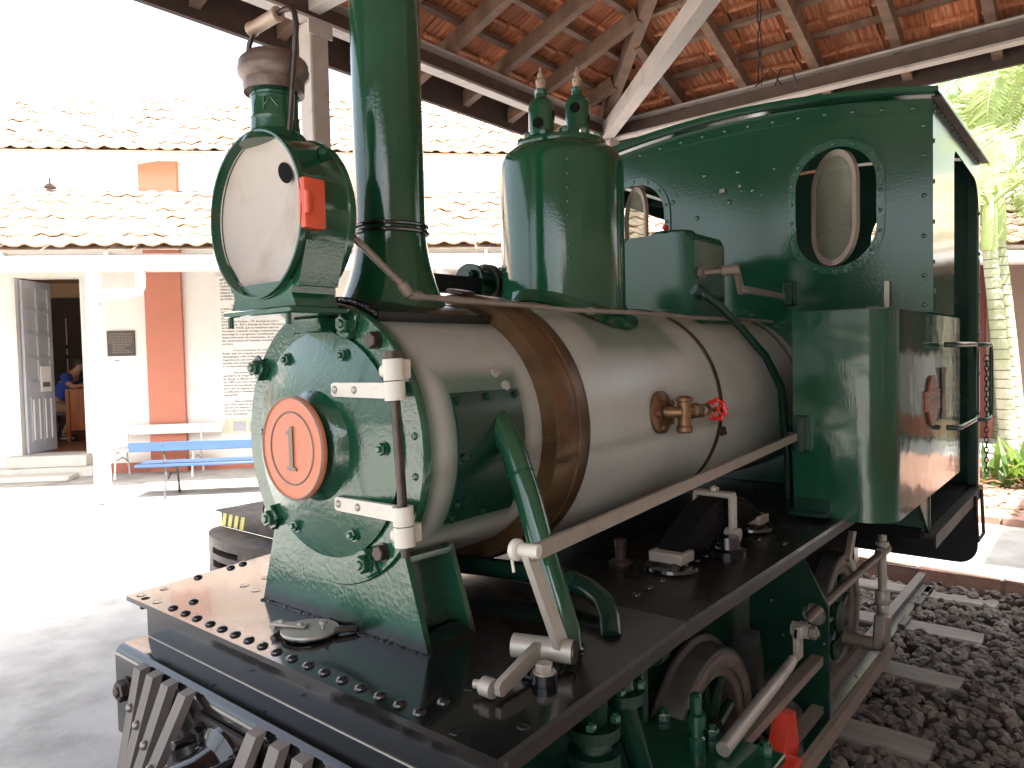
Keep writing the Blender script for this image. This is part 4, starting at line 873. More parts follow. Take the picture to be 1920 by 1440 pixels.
def addt(x,y,z,ax):
    # ax 0: left slope (down = +y); 1: rear slope (down = +x)
    cand.append((x,y,z,ax))
for k in range(0,12):
    y=YC+OV+.02-GA*(k+.5)
    if y<YMID: break
    z=zl(y)+.085+.040
    x=XC+OV
    n=int((x-XF)/.236)
    for i in range(n):
        xx=XC+OV-.118-.236*i+(.05*(k%2))
        if xx-.0< (XC-YC)+y+.06: addt(xx,y,z,0)
    xr=XC+OV+.02-GA*(k+.5);z=zr(xr)+.085+.040
    yy=YC+OV
    while yy>YN-OV:
        if xr>(XC-YC)+yy-.06 and xr>(XC-YC)+2*YMID-yy-.06: addt(xr,yy-.118,z,1)
        yy-=.236
vis=[];hid=[]
for c in cand:
    d=infr(c[:3]); (vis if d else hid).append((d or 0,c))
vis.sort(key=lambda t:t[0])
rot0=Matrix.Rotation(PI,3,'Z')@Matrix.Rotation(ca,3,'X');rot1=Matrix.Rotation(PI/2,3,'Z')
def tq(ax):
    # tile v axis runs up-slope
    e=Vector((0,-math.cos(ca),math.sin(ca))) if ax==0 else Vector((-math.cos(ca),0,math.sin(ca)))
    u=Vector((-1,0,0)) if ax==0 else Vector((0,1,0))
    n=u.cross(e)
    if n.z<0: u=-u;n=u.cross(e)
    return Matrix((u,e,n)).transposed()
Q=[tq(0).to_quaternion(),tq(1).to_quaternion()]
for d,c in vis[:295]:
    q=Quaternion((random.uniform(-1,1),random.uniform(-1,1),random.uniform(-1,1)),random.uniform(0,.03))@Q[c[3]]
    put('roof_tile',TM,(c[0]+random.uniform(-.004,.004),c[1]+random.uniform(-.004,.004),c[2]+random.uniform(-.004,.004)),PV,q)
vs=[];fs=[]
tv=[v.co.copy() for v in TM.vertices];tf=[list(p.vertices) for p in TM.polygons]
for d,c in vis[295:]+hid:
    o=len(vs);M_=Q[c[3]].to_matrix();C_=Vector(c[:3]);vs+=[tuple(C_+M_@v) for v in tv];fs+=[[i+o for i in f] for f in tf]
me=bpy.data.meshes.new('far_roof_tiles');me.from_pydata(vs,[],fs);me.materials.append(MT['tile']);stuff(put('roof_tiles',me,(0,0,0),PV)).location=-ORG[PV.name]
# sarking above: closes the light gaps between tiles, and the slopes not in view
def quad(name,pts,m,parent):
    b=MB();b.bm.faces.new([b.bm.verts.new(p) for p in pts]);return b.build(name,m,parent,smooth=False,recalc=False)
h=.175;zE=ZR-SL*OV+h;zT=ZR+SL*(YC-YMID)+h;XR=XC-(YC-YMID);XL=XF+(YC-YMID)
if XL>XR: XL=XR=(XL+XR)/2
A=(XC+OV,YC+OV,zE);B_=(XF-OV,YC+OV,zE);C1=(XF-OV,YN-OV,zE);D=(XC+OV,YN-OV,zE);T1=(XR,YMID,zT);T2=(XL,YMID,zT)
quad('roof_slope',(A,B_,T2,T1),'tilepale',PV);quad('roof_slope',(D,A,T1),'tilepale',PV);quad('roof_slope',(C1,D,T1,T2),'tilepale',PV);quad('roof_slope',(B_,C1,T2),'tilepale',PV)
# hanging wire
wb=MB();P0=Vector((2.0,-.276,3.75));P1_=Vector((2.02,-.276,2.56))
for s in (0,1):
    wb.tube([P0.lerp(P1_,t/24)+Vector((.008*math.cos(t*1.3+s*PI),.008*math.sin(t*1.3+s*PI),0)) for t in range(25)],.0028,5)
wb.tube([P1_+Vector((-.05,.0,-.02)),P1_+Vector((0,0,.01)),P1_+Vector((.03,-.03,.06)),P1_+Vector((.06,-.06,.0))],.003,5)
wb.tube([P1_+Vector((.02,-.05,-.01)),P1_+Vector((.03,-.07,.05)),P1_+Vector((.05,-.10,.05)),P1_+Vector((.07,-.12,-.01))],.003,5)
tag(wb.build('hanging_wire','brownblk'),'twisted rusty wire hanging from the rafters onto the cab roof','wire')
# =================================================================== MUSEUM BUILDING
BA=math.radians(-43.5)
BL=thing('museum_building','long peach railway building with two tiled roofs, red pilasters and a white veranda','building',(3.564,9.72,0),BA,local=True)
def bb(lo,hi,name,m,parent=BL,bev=0): return MB().b2(lo,hi,bev).build(name,m,parent,smooth=bool(bev))
X0,X1=-9.,13.
# ground floor wall with the doorway left open
wl=MB();wl.sheet([[(X0,0),(-1.245,0),(-1.245,2.80),(-.30,2.80),(-.30,0),(X1,0),(X1,3.95),(X0,3.95)],[(-3.4,.9),(-1.95,.9),(-1.95,2.75),(-3.4,2.75)]],lambda x,z:(x,0,z),(0,.28,0));wl.build('wall','peach',BL,smooth=False)  # unseen window opening added at the left to light the room
bb((X0,-.004,3.95),(X1,.27,4.50),'upper_wall','upperwall')
bb((X0,-.012,0),(-1.55,.0,.14),'base_band','basered');bb((-.14,-.012,0),(X1,.0,.14),'base_band','basered')
for x in (.548,6.4,10.4,-4.2,-8.4):
    bb((x,-.085,0.0),(x+.494,-.001,3.94),'pilaster','pilred')
    bb((x-.012,-.10,3.95),(x+.498,-.005,4.42),'upper_pilaster','pilred')
lv=MB();lv.b2((4.87,-.03,2.25),(5.87,-.0,2.79));lvo=lv.build('louvre_vent','gutterw',BL)
for k in range(9): MB().box((5.37,-.035,2.30+.055*k),(.92,.012,.035),Matrix.Rotation(.5,3,'X')).build('louvre_slat','peach',lvo)
# room behind the door
rm=MB();rm.b2((-3.6,.28,.0),(1.6,4.6,.30));rm.build('room_floor','woodfloor',BL,smooth=False)
bb((-3.6,4.6,.30),(1.6,4.7,3.2),'room_wall','tan');bb((-3.7,.28,.30),(-3.6,4.6,3.2),'room_wall','tan');bb((1.6,.28,.30),(1.7,4.6,3.2),'room_wall','tan');bb((-3.7,.28,3.2),(1.7,4.7,3.3),'room_ceiling','tan')
bb((-2.86,4.52,.30),(-2.33,4.595,2.9),'inner_door','timberdk')
bb((-2.60,4.50,.42),(-2.585,4.519,2.5),'door_gap_light','whitewall')  # white strip stands in for light showing through the door gap
for z in (.6,.8,1.15,1.33,1.7,1.9): bb((-2.61,4.495,z),(-2.575,4.4995,z+.07),'door_gap_break','inside')
for x in (-1.245,-.345): bb((x,-.006,.30),(x+.045,.29,2.795),'door_jamb','whitewall' if x>-1 else 'gutterw')
bb((-1.50,-.29,.0),(-.15,-.013,.14),'step','stepc',bev=.012);bb((-1.33,-.20,.14),(-.27,.27,.302),'step','stepc',bev=.01);bb((-1.62,-.62,.0),(-.33,-.30,.075),'step','stepc',bev=.012)
# door leaf opened inwards
DL=MB();
hinge=Vector((-1.20,.10,0));dirv=Vector((-.092,.60,0)).normalized();thk=Vector((dirv.y,-dirv.x,0))*.04
hinge=Vector((-1.185,.08,0));dirv=Vector((.10,.62,0)).normalized();thk=Vector((dirv.y,-dirv.x,0))
def dpt(s,z,o=0): return hinge+dirv*s+thk*o+Vector((0,0,z))
def dbox(s0,s1,z0,z1,o0,o1,name,m,parent):
    return MB().prism([dpt(s0,z0,o0),dpt(s1,z0,o0),dpt(s1,z1,o0),dpt(s0,z1,o0)],thk*(o1-o0)).build(name,m,parent,smooth=False)
lf=MB();hol=[]
for r in range(4):
    for c in range(2):
        s0=.08+c*.25;z0=1.34+r*.345;hol.append([(s0,z0),(s0+.20,z0),(s0+.20,z0+.30),(s0,z0+.30)])
lf.sheet([[(0,.31),(.60,.31),(.60,2.78),(0,2.78)]]+hol,lambda s,z:dpt(s,z,0),thk*.04)
lfo=lf.build('door_leaf','greydoor',BL,smooth=False)
for r in range(4):
    for c in range(2): dbox(.08+c*.25,.28+c*.25,1.34+r*.345,1.64+r*.345,.014,.022,'glass_pane','paneglass',lfo)
for s in (.08,.33):
    dbox(s,s+.20,.46,1.12,.04,.05,'door_panel','greydoor',lfo);dbox(s+.03,s+.05,.50,1.08,.05,.062,'panel_moulding','gutterw',lfo);dbox(s+.15,s+.17,.50,1.08,.05,.062,'panel_moulding','gutterw',lfo)
dbox(.30,.52,1.18,1.55,.042,.05,'door_notice','paper',lfo)
dbox(.33,.49,1.25,1.32,.051,.053,'notice_block','ink',lfo)
# veranda: posts, eave beam, gutter
PY=-2.378
for i,x in enumerate((.842,4.70,8.5,-3.0,-6.8)):
    t=MB();t.lathe([(.098,0),(.10,.02),(.098,.06),(.094,.10),(.076,2.30),(.075,2.60)],(x,PY,0),(0,0,1),4)
    m_=t
    for v in m_.bm.verts:
        pass
    bmesh.ops.rotate(m_.bm,verts=m_.bm.verts[:],cent=(x,PY,0),matrix=Matrix.Rotation(PI/4,3,'Z'))
    m_.build('veranda_post','whitewall',BL,smooth=False)
bb((X0,PY-.05,2.58),(X1,PY+.05,2.66),'eave_beam','beampaint')
g=MB();GP=[(-.06,.16),(-.065,.02),(-.05,0),(.05,0),(.065,.02),(.06,.20),(.055,.20),(.055,.02),(-.05,.02),(-.055,.16)]
g.prism([(X0,PY-.12+y,2.575+z) for y,z in GP],(X1-X0,0,0));go=g.build('gutter','gutterw',BL)
for x in (-.02,1.05,2.19,3.6,-1.2,5.2,6.4): bb((x-.012,PY-.192,2.570),(x+.012,PY-.05,2.78),'gutter_strap','gutterw',go)
dp=MB();dp.tube([(1.38,PY-.12,2.60),(1.378,PY-.12,2.47),(1.375,PY-.12,2.40),(1.35,PY-.115,2.352),(1.30,PY-.11,2.335),(1.0,PY-.10,2.318),(.93,PY-.10,2.305),(.88,PY-.095,2.27),(.865,PY-.095,2.20),(.862,PY-.11,.02)],.052,14);dp.build('downpipe','gutterw',BL)
# lower roof
ly0,lz0,ly1,lz1=PY-.18,2.80,-.02,3.97
def lowpt(t,x): return (x,ly0+(ly1-ly0)*t,lz0+(lz1-lz0)*t)
quadv=[lowpt(0,X0),lowpt(0,X1),lowpt(1,X1),lowpt(1,X0)]
b=MB();b.bm.faces.new([b.bm.verts.new(p) for p in quadv]);bmesh.ops.solidify(b.bm,geom=b.bm.faces[:],thickness=.05);b.build('veranda_roof','tilepale',BL,smooth=False)
sl=math.atan2(lz1-lz0,ly1-ly0);LL=math.hypot(lz1-lz0,ly1-ly0)
def romantile(key,W,L_):
    b=MB();NX=8
    pf=[0,.004,.020,.028,.020,.004,-.003,-.004,0]
    def f(i,j): return (-W/2+W*i/NX,-L_/2+L_*j,pf[i]+(.022 if j==0 else -.006))
    b.grid(f,NX,1);e=bmesh.ops.extrude_face_region(b.bm,geom=b.bm.faces[:]);bmesh.ops.translate(b.bm,vec=(0,0,.016),verts=[v for v in e['geom'] if isinstance(v,bmesh.types.BMVert)])
    me,_=b.mesh(key,c=Vector((0,0,0)),ang=50);me.materials.append(MT['tilepale']);me.materials.append(MT['tileend'])
    for pl_ in me.polygons:
        if abs(pl_.normal.y)>.6: pl_.material_index=1
    return me
RT=romantile('veranda_tile',.235,.43)
q=Quaternion((1,0,0),sl)
n=7;far=[]
random.seed(21)
for k in range(n):
    t=(k+.5)/n
    for i in range(int((X1-X0)/.235)):
        x=X0+.1175+.235*i;p=lowpt(t,x);p=(p[0]+random.uniform(-.012,.012),p[1],p[2]+.025+random.uniform(-.008,.008))
        rq=q@Quaternion((0,0,1),random.uniform(-.03,.03))@Quaternion((1,0,0),random.uniform(-.015,.02))
        if -2.2<x<7.0: put('roof_tile',RT,p,BL,rq)
        else: far.append((p,rq))
def joined(name,mesh,lst,parent):
    tv=[v.co.copy() for v in mesh.vertices];tf=[list(p.vertices) for p in mesh.polygons];vs=[];fs=[]
    for p,rq in lst:
        o=len(vs);M_=rq.to_matrix();C_=Vector(p);vs+=[tuple(C_+M_@v) for v in tv];fs+=[[i+o for i in f] for f in tf]
    me=bpy.data.meshes.new(name);me.from_pydata(vs,[],fs);[me.materials.append(m_) for m_ in mesh.materials];me.polygons.foreach_set('material_index',[pl_.material_index for pl_ in mesh.polygons]*len(lst));o=put(name,me,(0,0,0),parent);o.location=-ORG[parent.name];return stuff(o)
joined('roof_tiles',RT,far,BL)
bb((X0,-.045,3.965),(X1,-.004,4.0),'roof_flashing','rustdk')
# upper roof
uy0,uz0=-.42,4.44;uy1,uz1=3.1,6.36
b=MB();b.bm.faces.new([b.bm.verts.new(p) for p in ((X0,uy0,uz0),(X1,uy0,uz0),(X1,uy1,uz1),(X0,uy1,uz1))]);bmesh.ops.solidify(b.bm,geom=b.bm.faces[:],thickness=.05);b.build('main_roof','tilepale',BL,smooth=False)
b=MB();b.bm.faces.new([b.bm.verts.new(p) for p in ((X0,uy1,uz1),(X1,uy1,uz1),(X1,6.9,4.2),(X0,6.9,4.2))]);b.build('main_roof','tilepale',BL,smooth=False)
bb((X0,-.40,4.34),(X1,-.36,4.47),'eave_board','peach');bb((X0,-.36,4.465),(X1,-.004,4.48),'eave_soffit','peach')
sl2=math.atan2(uz1-uz0,uy1-uy0);q2=Quaternion((1,0,0),sl2);lst=[];n2=12
for k in range(n2):
    t=(k+.5)/n2
    for i in range(int((X1-X0)/.235)):
        x=X0+.1175+.235*i;lst.append(((x+random.uniform(-.012,.012),uy0+(uy1-uy0)*t,uz0+(uz1-uz0)*t+.03+random.uniform(-.01,.012)),q2@Quaternion((0,0,1),random.uniform(-.04,.04))@Quaternion((1,0,0),random.uniform(-.02,.03))))
joined('main_roof_tiles',RT,lst,BL)
rc=MB().cyl((X0,uy1,uz1+.05),(X1,uy1,uz1+.05),.10,n=12);rc.build('ridge_tiles','tilepale',BL)
MB().b2((X0,6.6,0),(X1,6.8,4.3)).build('rear_wall','peach',BL,smooth=False);bb((X0,.28,0),(X0+.2,6.7,5.0),'end_wall','peach');bb((X1-.2,.28,0),(X1,6.7,5.0),'end_wall','peach')
st=MB().lathe([(.08,0),(.05,.04),(.012,.06),(.008,.14)],(-.62,-.12,4.02),(0,0,1),12);st.build('wall_spike','rustdk',BL)
# things standing or hanging on that wall (same frame as the building)
BM=Matrix.Translation((3.564,9.72,0))@Matrix.Rotation(BA,4,'Z')
def bthing(name,label,cat,l,rz=0,group=None):
    t=thing(name,label,cat,BM@Vector(l),BA+rz,group,local=True);return t
pq=bthing('wall_plaque','dark bronze text plaque on the wall right of the open doorway','plaque',(.185,-.006,1.85))
MB().b2((-.187,-.022,-.178),(.187,0,.178),.004).build('plate','plaque',pq)
pt=MB();random.seed(2)
for r in range(13):
    z=.145-r*.0225;x=-.165+(.05 if r>6 else 0)
    end=.165-(random.uniform(0,.12) if r>6 else random.uniform(0,.02))
    while x<end:
        l=random.uniform(.012,.045);pt.b2((x,-.0245,z-.0045),(min(x+l,end),-.0215,z+.0045));x+=l+.008
stuff(pt.build('raised_text','bronze',pq,smooth=False))
nc=bthing('wall_notice','white paper notice with small print taped below the bronze plaque','notice',(.15,-.004,1.40))
MB().b2((-.14,-.004,-.27),(.14,0,.27)).build('sheet','paper',nc)
def text(s,size,loc,rx,m,parent,name='lettering',align='LEFT',ext=.0006,sx=1,bold=0):
    cu=bpy.data.curves.new('txt','FONT');cu.body=s;cu.size=size;cu.align_x=align;cu.extrude=ext;cu.resolution_u=2;cu.offset=bold
    o=bpy.data.objects.new('txt',cu);COL.objects.link(o);dg=bpy.context.evaluated_depsgraph_get();me=bpy.data.meshes.new_from_object(o.evaluated_get(dg));bpy.data.objects.remove(o)
    me.materials.append(MT[m]);o=put(name,me,loc,parent);o.rotation_euler=rx;o.scale=(sx,1,1);return o
text('Saida',.034,(-.07,-.0062,.20),(PI/2,0,0),'ink',nc,bold=.0008)
nb=MB()
for i,x in enumerate((-.10,-.055,-.01,.035)): nb.b2((x,-.0055,-.235),(x+.022,-.004,-.215))
nb.build('small_print','greydoor',nc,smooth=False)
tp=bthing('text_panel','tall cream panel of printed Portuguese history text on the wall behind the engine','sign',(2.30,-.006,1.64))
MB().b2((-.80,-.010,-1.16),(.80,0,1.16)).build('board','paper',tp)
LN=[('MF - O Museu Ferroviário vinculado',0),('ao Departamento de Museus',0),('Cultural, tem o objetivo de guardar',0),('objetos de valor histórico e',0),('cultural ferroviário, documentos,',0),('mobiliários, fotos e acervo',0),('da NOB e maquinário.',0),None,
('Sua missão é a de pesquisar,',1),('preservar e divulgar a memória',0),('com ações do patrimônio material',0),('e imaterial contando a sua',0),('trajetória - formação das empresas ferroviárias,',0),('Companhia Paulista - CP, Estrada de Ferro',0),('Sorocabana - EFS e Estrada de Ferro Noroeste',0),('do Brasil - NOB, que se instalaram aqui no',0),('município, trazendo consigo conhecimentos',0),('tecnológicos e progresso, contribuindo com o',0),('desenvolvimento da urbanização, do comércio,',0),('das construções de hospitais, moradias e',0),('serviços.',0),None,
('Como aconteceu em outros pontos do',1),('Brasil, aqui foi ocupado primeiro pelos',0),('«Kaingangs», tribo indígena do tronco',0),('linguística Jê, que antecedeu a todos',0),('aqueles que instalaram aqui suas casas',0),('e ou descendentes.',0),None,
('Este prédio da década de trinta foi',1),('escritório da antiga Estrada de Ferro Noroeste',0),('do Brasil. O Museu foi inaugurado em agosto',0),('de 1989 com uma mudança de espaço, com',0),('autoria da museóloga que nos',0),('anos que se seguem foram',0),('modificadas e atualizadas com nova',0),('expografia.',0),None,
('Este complexo é composto',1),('por cinco salas de exposição, reserva',0),('técnica de objetos e acervo',0),('ferroviário com dois vagões na',0),('Praça «Kaingang».',0)]
z=1.10
for L_ in LN:
    if L_: text(L_[0],.040,(-.735+(.15 if L_[1] else 0),-.0115,z-.016),(PI/2,0,0),'ink',tp,sx=1.16,bold=.0010)
    z-=.0462
ph=MB().b2((-.74,-.0125,-1.13),(-.20,-.010,-.91));pho=ph.build('photo_print','photoprint',tp,smooth=False)
MB().b2((-.62,-.0135,-1.10),(-.44,-.0125,-.95)).b2((-.40,-.0135,-1.10),(-.30,-.0125,-.97)).build('photo_detail','greydoor',pho,smooth=False)
# desk, chair, laptop, person in the room
dk=bthing('office_desk','reddish brown wooden desk seen through the open doorway','desk',(-1.43,1.80,.30))
MB().b2((0,0,.84),(1.6,.75,.87),.006).build('desktop','deskwood',dk)
MB().b2((.05,.02,.18),(1.5,.045,.838)).build('side_panel','deskwood',dk)
MB().b2((.11,.005,.26),(1.44,.0195,.76)).build('raised_panel','deskwood',dk)
for x,y in ((.0,.0),(0,.69),(1.52,0),(1.52,.69)): MB().b2((x,y,0),(x+.055,y+.055,.839)).build('leg','deskwood',dk)
lp=bthing('laptop','dark laptop lying open on the desk with a pale edge','laptop',(-1.03,2.12,1.171))
MB().b2((0,0,0),(.30,.24,.016),.003).build('base','ironblk',lp);MB().prism([(.02,-.0,.016),(.02,.24,.016),(-.06,.24,.15),(-.06,0,.15)],(-.008,0,0)).build('screen','gutterw',lp)
oc=bthing('office_chair','black office chair under the man at the desk','chair',(-1.72,2.15,.30))
MB().b2((-.24,-.22,.40),(.24,.22,.48),.03,2).build('seat','ironblk',oc);MB().b2((-.30,-.2,.56),(-.24,.2,.90),.025,2).build('backrest','ironblk',oc);MB().cyl((0,0,.08),(0,0,.42),.03,n=10).build('column','ironblk',oc)
b=MB();b.tube([(-.26,0,.46),(-.30,0,.52),(-.27,0,.62)],.02,6);b.build('back_stem','ironblk',oc)
for i in range(5): a=i*2*PI/5;MB().cyl((0,0,.09),(.27*math.cos(a),.27*math.sin(a),.05),.022,n=8).build('base_leg','ironblk',oc)
def skinmesh(name,verts,edges,rad,m,parent,sub=1,root=0):
    me=bpy.data.meshes.new(name);me.from_pydata(verts,edges,[]);o=bpy.data.objects.new('tmp',me);COL.objects.link(o)
    md=o.modifiers.new('s','SKIN');md.use_smooth_shade=True
    for i,r in enumerate(rad):
        sv=me.skin_vertices[0].data[i];sv.radius=(r,r) if not isinstance(r,tuple) else r;sv.use_root=(i==root)
    ms=o.modifiers.new('u','SUBSURF');ms.levels=sub;ms.render_levels=sub
    dg=bpy.context.evaluated_depsgraph_get();m2=bpy.data.meshes.new_from_object(o.evaluated_get(dg));bpy.data.objects.remove(o)
    m2.name=name;m2.materials.clear();m2.materials.append(MT[m])
    for p in m2.polygons:p.use_smooth=True
    return put(name,m2,(0,0,0),parent)
PS=bthing('person','man in blue t-shirt and khaki trousers bent over the desk writing','person',(-1.70,2.12,.30))
# local: +x faces the desk; hips at seat height
V=[(0,0,.56),(.05,0,.75),(.17,0,.98),(.25,0,1.09),(.33,0,1.17),(.38,0,1.24),(.42,0,1.31),
   (.22,-.19,1.02),(.36,-.26,.90),(.56,-.16,.93),(.63,-.10,.93),
   (.22,.19,1.02),(.36,.26,.88),(.58,.12,.93),(.66,.08,.93),
   (.02,-.10,.54),(.40,-.13,.53),(.18,-.13,.17),(.13,-.13,.06),(.25,-.13,.045),
   (.02,.10,.54),(.42,.12,.53),(.45,.13,.20),(.44,.13,.06),(.58,.13,.045)]
Ed=[(0,1),(1,2),(2,3),(3,4),(4,5),(5,6),(3,7),(7,8),(8,9),(9,10),(3,11),(11,12),(12,13),(13,14),(0,15),(15,16),(16,17),(17,18),(18,19),(0,20),(20,21),(21,22),(22,23),(23,24)]
rd_=[.12,.115,.125,.10,.055,.085,.075,.06,.042,.033,.022,.06,.042,.033,.022,.09,.065,.048,.038,.035,.09,.065,.048,.038,.035]
skinmesh('body',V,Ed,rd_,'skin',PS,2)
fc=MB();fc.ball((.475,0,1.235),.016,(1.2,.8,.9),8);fc.ball((.40,-.083,1.245),.022,(.8,.5,1.2),8);fc.build('face_features','skin',PS)
skinmesh('shirt',[V[i] for i in (0,1,2,3,7,11)]+[(.31,-.235,.945),(.31,.235,.935)],[(0,1),(1,2),(2,3),(3,4),(3,5),(4,6),(5,7)],[.135,.135,.145,.115,.085,.085,.065,.065],'shirt',PS,2)
skinmesh('trousers',[V[i] for i in (0,15,16,17,20,21,22)]+[(.14,-.13,.10),(.445,.13,.10)],[(0,1),(1,2),(2,3),(0,4),(4,5),(5,6),(3,7),(6,8)],[.135,.105,.08,.062,.105,.08,.062,.058,.058],'khaki',PS,2)
hr=MB();hr.ball((.385,0,1.305),.098,(1.0,.86,.78),14);hr.ball((.335,0,1.27),.085,(.8,.9,1.0),12);hr.build('hair','hair',PS)
for x,y in ((.19,-.13),(.51,.13)):
    s_=MB();s_.b2((x-.10,y-.045,.0),(x+.14,y+.045,.075),.03,3);so_=s_.build('shoe','shoe',PS);MB().b2((x-.08,y-.0475,.028),(x+.12,y-.0455,.045)).build('shoe_stripe','whitewall',so_)
for y in (-.085,.07):
    h=MB()
    for k in range(4): h.tube([(.655,y-.03+.018*k,.94),(.70,y-.032+.018*k,.945),(.725,y-.03+.018*k,.925)],[.010,.009,.007],6)
    h.tube([(.645,y+.04*(1 if y<0 else -1),.94),(.68,y+.055*(1 if y<0 else -1),.93),(.70,y+.05*(1 if y<0 else -1),.92)],[.011,.009,.007],6)
    h.build('fingers','skin',PS)
# benches
def bench(name,label,l,length,m,iron,group,zs_,zb0,zb1,legs,dy):
    t=bthing(name,label,'bench',l,0,group)
    def pl(y,z,h,th,nm):
        MB().b2((0,y-th/2,z),(length,y+th/2,z+h),.006).build(nm,m,t)
    pl(dy*.26,zb0,zb1-zb0,.026,'backrest')
    MB().b2((.04,-.24,zs_-.03),(length-.04,.20,zs_),.006).build('seat',m,t)
    for x in legs:
        b=MB();f=.20*dy
        b.tube([(x,dy*.25,zb1-.02),(x,dy*.225,zs_+.06),(x,dy*.19,zs_-.05),(x,dy*.20,.22),(x,dy*.26,.10),(x,dy*.27,0)],[.012,.014,.018,.015,.013,.018],8)
        b.tube([(x,dy*.19,zs_-.04),(x,0,zs_-.045),(x,-dy*.16,zs_-.05),(x,-dy*.20,.25),(x,-dy*.23,.10),(x,-dy*.24,0)],[.015,.013,.014,.013,.012,.018],8)
        b.tube([(x,dy*.19,.20),(x,dy*.05,.27),(x,-dy*.19,.24)],.010,8)
        b.build('iron_leg',iron,t)
        MB().lathe([(.012,0),(.012,.006),(0,.010)],(x,dy*.26-.016,(zb0+zb1)/2+.03),(0,-1,0),10).build('bolt',iron,t)
bench('bench','pale blue slatted bench on black iron legs, its back to the engine',(1.13,-2.12,0),1.9,'blue','ironblk',None,.405,.56,.665,(.37,1.55),-1)
bench('bench','white bench on white iron legs standing against the museum wall',(.16,-.42,0),1.40,'whitewall','ironwht',None,.40,.555,.69,(.12,1.12),1)
# =================================================================== PARKED RAIL TROLLEY on the far side
WG=thing('rail_trolley','small black framed rail trolley with yellow stripes and blue bodywork behind the engine front','rail vehicle',(2.5,2.12,0))
fx=1.30;y0,y1=1.72,2.53
MB().b2((fx,y0,.625),(4.2,y1,.712),.004).build('frame','blackm',WG)
MB().b2((fx-.035,y0-.01,.713),(4.2,y1+.015,.722)).build('deck_plate','rustdk',WG)
fb=MB().b2((fx-.012,y0,.628),(fx-.001,y1,.709)).build('front_plate','rustdk',WG)
for k in range(4):
    y=2.50-k*.062;MB().prism([(fx-.0135,y,.706),(fx-.0135,y-.036,.706),(fx-.0135,y-.012,.632),(fx-.0135,y+.024,.632)],(.0014,0,0)).build('yellow_stripe','yellow',fb,smooth=False)
ck=MB()
hp_=[(fx-.014,2.54)]+[(fx-.19*math.sin(PI*t/14)-.014,2.13+.41*math.cos(PI*t/14)) for t in range(1,14)]+[(fx-.014,1.72)]
ck.prism([(x,y,.600) for x,y in hp_],(0,0,.0275));ckp=ck.build('coupler_pocket','rustdk',WG)
inn=[(fx-.014+(x-fx+.014)*.82,2.13+(y-2.13)*.93) for x,y in hp_]
for z0,z1 in ((.525,.540),(.455,.470),(.385,.400)):
    MB().prism([(x,y,z0) for x,y in inn],(0,0,z1-z0)).build('pocket_shelf','rustdk',ckp)
def wseg(i0,i1,z0,z1,nm):
    b=MB();pts=hp_[i0:i1+1];q=inn[i0:i1+1];b.prism([(x,y,z0) for x,y in pts]+[(x,y,z0) for x,y in q[::-1]],(0,0,z1-z0));b.build(nm,'rustdk',ckp)
wseg(0,5,.34,.5995,'pocket_wall');wseg(8,14,.34,.5995,'pocket_wall')
for z0,z1 in ((.580,.5995),(.515,.548),(.445,.478),(.375,.408),(.34,.35)): wseg(5,8,z0,z1,'pocket_bar')
MB().prism([(fx-.0142,2.5,.34),(fx-.0142,1.76,.34),(fx-.0142,1.76,.598),(fx-.0142,2.5,.598)],(.012,0,0)).build('pocket_back','inside',ckp)
MB().cyl((fx-.05,2.00,.775),(fx+.2,2.0,.775),.042,n=20,cap=False).cyl((fx-.05,2.0,.775),(fx+.2,2.0,.775),.030,n=20).build('hose_end','steel',WG)
MB().b2((fx+.05,1.78,.722),(fx+.5,2.02,.735)).build('hose_bracket','rustdk',WG)
bd=MB();bd.b2((fx+.55,1.78,.722),(4.1,2.26,1.02),.006);bd.build('body','bluepaint',WG)
for x in (1.9,3.6):
    for y in (1.80,2.44): MB().lathe([(.24,0),(.25,.01),(.25,.06),(.28,.07),(.28,.09),(.24,.09)],(x,y-.04,.25),(0,1,0),32).build('wheel','tyre',WG)
# =================================================================== PALMS, PLANTS AND FAR BUILDING ON THE RIGHT
def frond(base,dirh,elev,L_,droop,nl,lw,ll,rng):
    """leaf-sized faces along an arching rachis"""
    vs=[];fs=[];p=Vector(base);h=Vector((math.cos(dirh),math.sin(dirh),0));e=elev;N=18;pts=[p.copy()]
    for i in range(N):
        d=h*math.cos(e)+Vector((0,0,math.sin(e)));p=p+d*(L_/N);pts.append(p.copy());e-=droop/N*(1+i/N)
    side=h.cross(Vector((0,0,1)))
    for i in range(nl):
        t=.14+.86*i/(nl-1);k=min(N-1,int(t*N));f=t*N-k;c=pts[k].lerp(pts[k+1],f);tan=(pts[k+1]-pts[k]).normalized();upv=side.cross(tan).normalized()
        l=ll*math.sin(PI*min(1,.12+t*.86))**.6*rng.uniform(.85,1.1)
        for s in (-1,1):
            d=(side*s*.80+tan*.55+upv*rng.uniform(-.05,.3)).normalized();w_=d.cross(upv).normalized()*lw
            o=len(vs);m_=c+d*l*.5+Vector((0,0,-.02*l));tip=c+d*l+Vector((0,0,-.16*l))
            vs+=[c-w_*.5,c+w_*.5,m_+w_,tip,m_-w_];fs+=[(o,o+1,o+2,o+4),(o+4,o+2,o+3)]
    return pts,vs,fs
def fan(name,bases,parent,m,seed):
    rng=random.Random(seed);V_=[];F_=[];R=MB()
    for b_ in bases:
        pts,vs,fs=frond(*b_,rng);o=len(V_);V_+=vs;F_+=[tuple(i+o for i in f) for f in fs]
        R.tube(pts,[.016*(1-i/20)+.003 for i in range(len(pts))],5)
    c=ORG[parent.name];me=bpy.data.meshes.new(name);me.from_pydata([tuple(v-c) for v in V_],[],F_);me.materials.append(MT[m]);put(name,me,c,parent)
    R.build('frond_stalks','crownshaft',parent)
